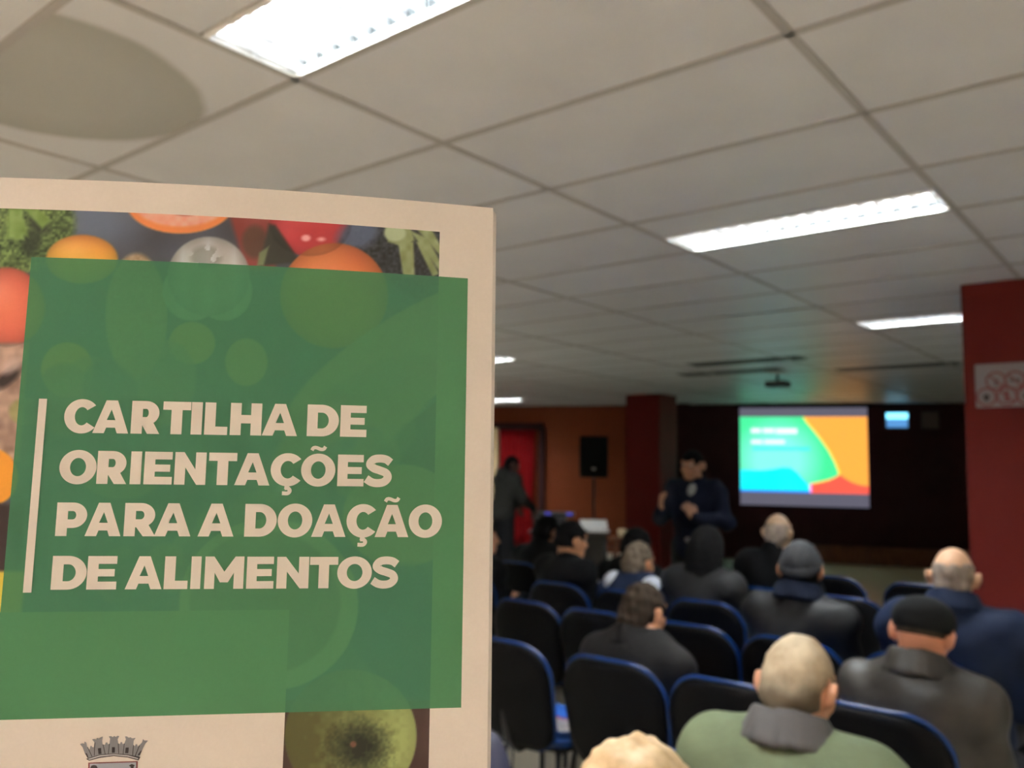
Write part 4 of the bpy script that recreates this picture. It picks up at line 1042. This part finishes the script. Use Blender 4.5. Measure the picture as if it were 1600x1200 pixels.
    for k in range(26):
        cx, cy, rr = 40 + 620 * ((k * .618) % 1), 600 + 330 * ((k * .387 + .13) % 1), 26 + 34 * ((k * .77) % 1)
        C = over(C, em(x, y, cx, cy, rr, rr * .8, 6, k)[0] * .5, np.array([[150, 150, 70], [70, 60, 50], [120, 140, 60], [60, 70, 60]][k % 4]))
    m, r = em(x, y, 420, 945, 140, 134, 3); C = over(C, m, np.array([190, 190, 110])); C = over(C, em(x, y, 414, 941, 118, 112, 6)[0], np.array([128, 112, 60]))
    C = over(C, pm(x, y, [(560, 880), (690, 880), (690, 1120), (590, 1060), (540, 1000)], 8) * em(x, y, 630, 985, 90, 110, 40)[0] * (1 - m), np.array([46, 52, 56]))
    # apple
    m, r = em(x, y, 548, 1150, 103, 104, 3); C0 = C.copy()
    bot = y > 1035
    C = np.where((bot & (x > 400))[..., None] & (m < .5)[..., None] & (y > 1095)[..., None], np.array([66, 42, 34]) + 10 * n1[..., None], C)
    lit = np.clip((x - 490) / 140 + .35 * (n2 - .5), 0, 1) * np.clip(1.25 - .5 * r ** 3, 0, 1)
    ap = np.stack([84 + 72 * lit, 74 + 78 * lit, 38 + 48 * lit], -1)
    _, rd = em(x, y, 562, 1168, 48, 44, 3); k_ = np.clip(1.25 - rd + .35 * (n3 - .5), 0, 1)[..., None]; ap = ap * (1 - k_) + np.array([34, 34, 22]) * k_
    C = over(C, m, ap); C = over(C, em(x, y, 552, 1163, 5, 5, 3)[0], np.array([110, 66, 48]))
    return np.clip(C, 0, 255)
GREEN = np.array([70., 110., 66.])
def printed(x, y, U, V, region):
    """albedo for corners: region 0 paper, 1 picture, 2 green on paper, 3 green on picture"""
    out = np.empty(x.shape + (3,)); pa = np.array([.83, .80, .77])
    P = photo(x, y)
    lum = (P @ np.array([.3, .55, .15])) / 255
    g3 = GREEN * (.86 + .25 * lum[..., None]) + np.stack([(P[..., 0] - P[..., 2]) * .06 - 3, 0 * lum, (P[..., 2] - P[..., 0]) * .06 + 7], -1)
    fib = 1 + .03 * (noise2(x, y, 3, 9) - .5)
    out[:] = pa
    out = np.where((region == 1)[..., None], alb(P), out); out = np.where((region == 2)[..., None], alb(GREEN + 3), out); out = np.where((region == 3)[..., None], alb(g3), out)
    return out * fib[..., None]
def lines(a, b, step, extra):
    L = list(np.arange(a, b, step)) + [b] + list(extra); L = sorted(L); o = [L[0]]
    for v in L[1:]:
        if v - o[-1] > step * .12 or v in extra:
            if v in extra and v - o[-1] <= step * .12: o[-1] = v
            else: o.append(v)
    return np.array(o)
ULm, VLm = max(U_L, uv_of([-60.], [800.])[0][0]), max(V_B, uv_of([300.], [1260.])[1][0])
us_ = lines(U_L, ULm, .004, [F_L])[:-1]; vs_ = lines(V_B, VLm, .004, [])[:-1]
ug = np.concatenate([us_, lines(ULm, U_R, .00052, [G_L, G_R, F_R, B_X])]); vg = np.concatenate([vs_, lines(VLm, V_T, .00052, [G_T, G_B, F_T, B_T])])
nu, nv = len(ug), len(vg); U, V = np.meshgrid(ug, vg, indexing='ij'); X = to_local(surf(U, V, .00002)); xp, yp = px_of(U, V)
ii, jj = np.meshgrid(np.arange(nu - 1), np.arange(nv - 1), indexing='ij'); a = (ii * nv + jj).ravel()
Fq = np.stack([a, a + nv, a + nv + 1, a + 1], 1)
Uc = (U.ravel()[Fq[:, 0]] + U.ravel()[Fq[:, 2]]) / 2; Vc = (V.ravel()[Fq[:, 0]] + V.ravel()[Fq[:, 2]]) / 2
pic = (Uc > F_L) & (Uc < F_R) & (Vc < F_T) & ~((Uc < B_X) & (Vc < B_T)); gre = (Uc > G_L - (Vc < B_T) * .02) & (Uc < G_R) & (Vc < G_T) & (Vc > G_B)
reg = np.where(gre & pic, 3, np.where(gre, 2, np.where(pic, 1, 0)))
m_print = mat('printed cover', (.8, .8, .8), .40, spec=.4)
at_ = m_print.node_tree.nodes.new('ShaderNodeAttribute'); at_.attribute_name = 'print'
m_print.node_tree.links.new(at_.outputs['Color'], m_print.node_tree.nodes['Principled BSDF'].inputs['Base Color'])
face = from_arrays('printed_face', X.reshape(-1, 3), Fq, m_print, bk_root)
cols = np.ones((len(Fq), 4, 4), np.float32)
xr, yr, Ur, Vr = xp.ravel(), yp.ravel(), U.ravel(), V.ravel()
allc = {r_: printed(xr, yr, Ur, Vr, np.full(len(xr), r_)) for r_ in (0, 1, 2, 3)}
for c_i in range(4):
    for r_ in (0, 1, 2, 3):
        mk = reg == r_; cols[mk, c_i, :3] = allc[r_][Fq[mk, c_i]]
ca = face.data.color_attributes.new('print', 'FLOAT_COLOR', 'CORNER'); ca.data.foreach_set('color', cols.ravel())

# lettering: heavy geometric capitals drawn as outlines (cap height 1)
def arc(cx, cy, rx, ry, a0, a1, n=18): return [(cx + rx * math.cos(math.radians(t)), cy + ry * math.sin(math.radians(t))) for t in np.linspace(a0, a1, n)]
def spline(P, n=8):
    P = [np.array(p, float) for p in P]; P = [2 * P[0] - P[1]] + P + [2 * P[-1] - P[-2]]; o = []
    for i in range(1, len(P) - 2):
        for t in np.linspace(0, 1, n, endpoint=False):
            a, b, c, d = P[i - 1:i + 3]; o.append(.5 * (2 * b + (c - a) * t + (2 * a - 5 * b + 4 * c - d) * t * t + (3 * b - a - 3 * c + d) * t ** 3))
    return o + [P[-2]]
def stroke(P, t):
    P = spline(P); L, R_ = [], []
    for i, p in enumerate(P):
        d = P[min(i + 1, len(P) - 1)] - P[max(i - 1, 0)]; d = d / np.linalg.norm(d); n = np.array([-d[1], d[0]]) * t; L.append(tuple(p + n)); R_.append(tuple(p - n))
    return [L + R_[::-1]]
def glyph(ch, w_):
    S = .325; B = .235
    R4 = lambda x0, y0, x1, y1: [[(x0, y0), (x1, y0), (x1, y1), (x0, y1)]]
    if ch == 'I': return [R4(0, 0, w_, 1)]
    if ch == 'L': return [[[(0, 0), (w_, 0), (w_, .255), (S, .255), (S, 1), (0, 1)]]]
    if ch == 'T': return [[[(w_ / 2 - S / 2, 0), (w_ / 2 + S / 2, 0), (w_ / 2 + S / 2, .745), (w_, .745), (w_, 1), (0, 1), (0, .745), (w_ / 2 - S / 2, .745)]]]
    if ch == 'E': return [[[(0, 0), (w_, 0), (w_, B), (S - .01, B), (S - .01, .39), (w_ * .92, .39), (w_ * .92, .61), (S - .01, .61), (S - .01, 1 - B), (w_ * .985, 1 - B), (w_ * .985, 1), (0, 1)]]]
    if ch == 'H': return [[[(0, 0), (S, 0), (S, .37), (w_ - S, .37), (w_ - S, 0), (w_, 0), (w_, 1), (w_ - S, 1), (w_ - S, .63), (S, .63), (S, 1), (0, 1)]]]
    if ch == 'N': return [[[(0, 0), (S - .01, 0), (S - .01, .53), (w_ - .27, 0), (w_, 0), (w_, 1), (w_ - S + .01, 1), (w_ - S + .01, .47), (.27, 1), (0, 1)]]]
    if ch == 'M': return [[[(0, 0), (.30, 0), (.30, .50), (w_ / 2 - .12, .20), (w_ / 2 + .12, .20), (w_ - .30, .50), (w_ - .30, 0), (w_, 0), (w_, 1), (w_ - .27, 1), (w_ / 2, .53), (.27, 1), (0, 1)]]]
    if ch in 'AÃ':
        s = w_ / 2 - .165; P = [[[(0, 0), (.33, 0), (.33 + .17 * s, .17), (w_ - .33 - .17 * s, .17), (w_ - .33, 0), (w_, 0), (w_ / 2 + .165, 1), (w_ / 2 - .165, 1)], [(w_ / 2 - .125, .40), (w_ / 2 + .125, .40), (w_ / 2, .72)]]]
        if ch == 'Ã': P += [stroke([(w_ / 2 - .22, 1.10), (w_ / 2 - .17, 1.175), (w_ / 2 - .08, 1.185), (w_ / 2 + .06, 1.135), (w_ / 2 + .15, 1.15), (w_ / 2 + .20, 1.225)], .055)]
        return P
    if ch in 'OÕ':
        P = [[arc(w_ / 2, .5, w_ / 2, .52, 0, 360, 49)[:-1], arc(w_ / 2, .5, w_ / 2 - .305, .275, 0, 360, 41)[:-1]]]
        if ch == 'Õ': P += [stroke([(w_ / 2 - .22, 1.12), (w_ / 2 - .17, 1.195), (w_ / 2 - .08, 1.205), (w_ / 2 + .06, 1.155), (w_ / 2 + .15, 1.17), (w_ / 2 + .20, 1.245)], .055)]
        return P
    if ch in 'CÇ':
        cx = w_ * .545; P = [[arc(cx, .5, w_ * .545, .52, 40, 320, 44) + arc(cx - .0, .5, w_ * .545 - .305, .275, 318, 42, 36)]]
        if ch == 'Ç': P += [[[(cx - .07, .04), (cx + .08, .04), (cx + .04, -.10), (cx - .09, -.10)]], stroke([(cx - .07, -.075), (cx + .03, -.08), (cx + .085, -.155), (cx + .02, -.235), (cx - .15, -.235)], .060)]
        return P
    if ch == 'D': return [[[(0, 0)] + arc(w_ * .46, .5, w_ * .54, .5, -90, 90, 26) + [(0, 1)], [(S, .25)] + arc(w_ * .46, .5, w_ * .54 - .315, .25, -90, 90, 22) + [(S, .75)]]]
    if ch in 'PR':
        yb = .24 if ch == 'P' else .27; c = (1 + yb) / 2; h = (1 - yb) / 2; bx = .53 if ch == 'P' else .53; ww = w_ if ch == 'P' else w_ * .965
        P = [[[(0, 0), (S, 0), (S, yb)] + arc(ww * bx, c, ww * (1 - bx), h, -90, 90, 22) + [(0, 1)], [(S, c - .125)] + arc(ww * bx, c, max(ww * (1 - bx) - .315, .05), .125, -90, 90, 16) + [(S, c + .125)]]]
        if ch == 'R': P += [[[(w_ * .36, .30), (w_ - .36, .0), (w_, .0), (w_ * .76, .36), (w_ * .5, .42)]]]
        return P
    if ch == 'S':
        x = lambda f: f * w_
        return [stroke([(x(.93), .765), (x(.76), .865), (x(.52), .893), (x(.30), .85), (x(.185), .70), (x(.33), .578), (x(.54), .515), (x(.77), .43), (x(.835), .285), (x(.70), .15), (x(.47), .108), (x(.25), .14), (x(.055), .245)], .128)]
    return []
def fill(polys):
    cu_ = bpy.data.curves.new('glyph', 'CURVE'); cu_.dimensions = '2D'; cu_.fill_mode = 'BOTH'
    for P in polys:
        s = cu_.splines.new('POLY'); s.points.add(len(P) - 1); s.use_cyclic_u = True
        for p, c in zip(s.points, P): p.co = (c[0], c[1], 0, 1)
    ob = bpy.data.objects.new('glyph', cu_); me = ob.to_mesh()
    V = np.array([v.co[:2] for v in me.vertices]).reshape(-1, 2); Fc = [tuple(p.vertices) for p in me.polygons]
    ob.to_mesh_clear(); bpy.data.objects.remove(ob); bpy.data.curves.remove(cu_); return V, Fc
m_ink = mat('unprinted white lettering', (.83, .80, .77), .42, spec=.4)
def flat(name, parts, m, off, parent=None):
    VV, FF, n = [], [], 0
    for V, Fc in parts:
        VV.append(V); FF += [tuple(i + n for i in f) for f in Fc]; n += len(V)
    VV = np.concatenate(VV); X = to_local(surf(VV[:, 0], VV[:, 1], off))
    o = from_arrays(name, X, FF, m, parent or bk_root, False)
    bm = bmesh.new(); bm.from_mesh(o.data)
    for f in bm.faces: f.normal_update()
    wn = EN[0] * RGT + EN[1] * UPV + EN[2] * FWD
    for f in bm.faces:
        if f.normal.dot(Vector(wn)) < 0: f.normal_flip()
    bm.to_mesh(o.data); bm.free(); return o
LN = [('CARTILHA DE', (676, 683), (624, 634), [(100.5, 151), (146, 202), (205.5, 250.5), (254.5, 298), (299, 316), (320, 356), (360, 409), (410, 465), (480, 529.6), (532, 573)]),
      ('ORIENTAÇÕES', (755.5, 760.5), (703.5, 711.5), [(93, 151), (152, 199), (204, 221), (225.5, 269.5), (273, 322), (326, 370), (367, 422), (423, 472), (470.5, 524), (527.5, 568.5), (570, 613)]),
      ('PARA A DOAÇÃO', (837.5, 839.5), (785, 789.5), [(88, 136), (134, 190), (194.5, 244), (242, 299), (310, 366), (382.5, 432.5), (434, 488), (487, 540.6), (541.5, 588.7), (586, 638.6), (638.6, 690.5)]),
      ('DE ALIMENTOS', (921.5, 918.5), (868.5, 870.5), [(81, 135.6), (136.5, 183), (196.5, 254), (257, 294), (298.5, 314), (320, 381), (385.5, 428), (432.5, 482.5), (484, 528), (527, 581), (580, 623)])]
for text, (b0, b1), (t0, t1), ext in LN:
    x0, x1 = ext[0][0], ext[-1][1]; parts = []
    for ch, (l, r_) in zip(text.replace(' ', ''), ext):
        fb = lambda x: b0 + (b1 - b0) * (x - x0) / (x1 - x0); ft = lambda x: t0 + (t1 - t0) * (x - x0) / (x1 - x0)
        xm = (l + r_) / 2; (uL, uR), _ = uv_of([l, r_], [(fb(l) + ft(l)) / 2, (fb(r_) + ft(r_)) / 2]); _, (vb, vt) = uv_of([xm, xm], [fb(xm), ft(xm)])
        H = vt - vb
        for pc in glyph(ch, (uR - uL) / H):
            V, Fc = fill(pc); parts.append((np.stack([uL + V[:, 0] * H, vb + V[:, 1] * H], 1), Fc))
    o = flat('title_line', parts, m_ink, .00012); o['label'] = 'white heavy capitals reading ' + text
bu0, bv0 = uv_of([61, 74, 49, 36], [623, 623, 926, 926])
bl_, br_ = (bu0[0] + bu0[3]) / 2, (bu0[1] + bu0[2]) / 2; bt_, bb_ = (bv0[0] + bv0[1]) / 2, (bv0[2] + bv0[3]) / 2
flat('title_bar', [(np.array([(bl_, bb_), (br_, bb_), (br_, bt_), (bl_, bt_)]), [(0, 1, 2, 3)])], m_ink, .00012)

# municipal crest at the foot of the cover: mural crown over a shield
def pxpoly(P): U, V = uv_of([p[0] for p in P], [p[1] for p in P]); return list(zip(U, V))
def zc_(P): return [(100 + a / 10, 1130 + b / 10) for a, b in P]
m_cg = mat('crest grey', tuple(alb((132, 118, 110))), .45); m_cd = mat('crest dark', tuple(alb((52, 40, 40))), .45); m_cr = mat('crest red', tuple(alb((120, 52, 48))), .45); m_cl = mat('crest pale', tuple(alb((190, 168, 152))), .45); m_cs = mat('crest silver', tuple(alb((158, 146, 142))), .45)
def crestpoly(name, P, m, off, parent=None): return flat(name, [fill([pxpoly(zc_(P))])], m, off, parent)
crown = [(385, 560), (330, 480), (290, 370), (250, 325), (290, 312), (318, 320), (322, 285), (350, 300), (365, 370), (400, 410), (412, 360), (428, 350), (445, 372), (465, 375), (478, 300), (440, 250), (470, 245), (505, 255), (520, 228), (545, 240), (580, 215), (608, 208), (598, 270), (605, 330), (640, 335), (655, 300), (680, 300), (690, 330), (712, 320), (722, 240), (700, 205), (735, 200), (762, 215), (785, 198), (812, 212), (840, 195), (865, 200), (840, 250), (850, 315), (875, 325), (888, 292), (910, 295), (918, 325), (945, 315), (968, 250), (955, 205), (985, 205), (1010, 225), (1045, 218), (1060, 235), (1120, 228), (1090, 275), (1085, 340), (1108, 355), (1125, 325), (1148, 335), (1150, 365), (1175, 345), (1220, 300), (1235, 245), (1258, 270), (1280, 268), (1315, 272), (1270, 320), (1235, 390), (1190, 500), (1160, 545), (1000, 490), (780, 468), (560, 490)]
cr = crestpoly('crest', crown, m_cg, .00010)
band = [(345, 555), (560, 488), (780, 470), (1000, 488), (1195, 525), (1165, 580), (1000, 535), (780, 512), (560, 540), (395, 585)]
crestpoly('crest_band', band, m_cd, .00013, cr)
band2 = [(380, 556), (560, 500), (780, 482), (1000, 500), (1165, 545), (1155, 560), (1000, 520), (780, 498), (560, 522), (395, 572)]
crestpoly('crest_band_light', band2, m_cl, .00016, cr)
for P in ([(335, 465), (360, 470), (385, 535), (365, 540)], [(530, 390), (580, 385), (588, 478), (540, 482)], [(752, 372), (798, 372), (796, 460), (748, 462)], [(965, 380), (1012, 378), (1005, 468), (955, 466)], [(1160, 480), (1205, 425), (1218, 430), (1185, 500), (1155, 500)]):
    crestpoly('crest_doorway', P, m_cd, .00013, cr)
for P in ([(478, 300), (490, 300), (480, 500), (470, 505)], [(605, 330), (616, 330), (650, 480), (640, 482)], [(706, 320), (716, 320), (700, 475), (690, 475)], [(845, 315), (856, 315), (862, 475), (852, 475)], [(940, 315), (950, 315), (930, 480), (920, 480)], [(1082, 340), (1092, 340), (1080, 500), (1068, 500)], [(1175, 345), (1185, 350), (1120, 515), (1108, 510)], [(365, 370), (375, 370), (445, 520), (433, 522)]):
    crestpoly('crest_joint', P, m_cd, .00012, cr)
shield = [(380, 615), (1155, 590), (1140, 1100), (1050, 1320), (770, 1450), (480, 1330), (375, 1110)]
crestpoly('crest_shield_border', shield, m_cr, .00010, cr)
crestpoly('crest_shield', [(405, 632), (1130, 608), (1115, 1090), (1030, 1290), (770, 1415), (500, 1305), (400, 1100)], m_cs, .00013, cr)
crestpoly('crest_charge', [(415, 690), (430, 660), (470, 650), (510, 660), (528, 700), (520, 760), (480, 790), (430, 770)], m_cd, .00016, cr)
crestpoly('crest_charge', [(1015, 660), (1060, 635), (1110, 655), (1090, 680), (1090, 790), (1040, 790), (1045, 680)], m_cd, .00016, cr)
tag(bk_root, 'green and white booklet with vegetable photo cover close to the camera', 'booklet')
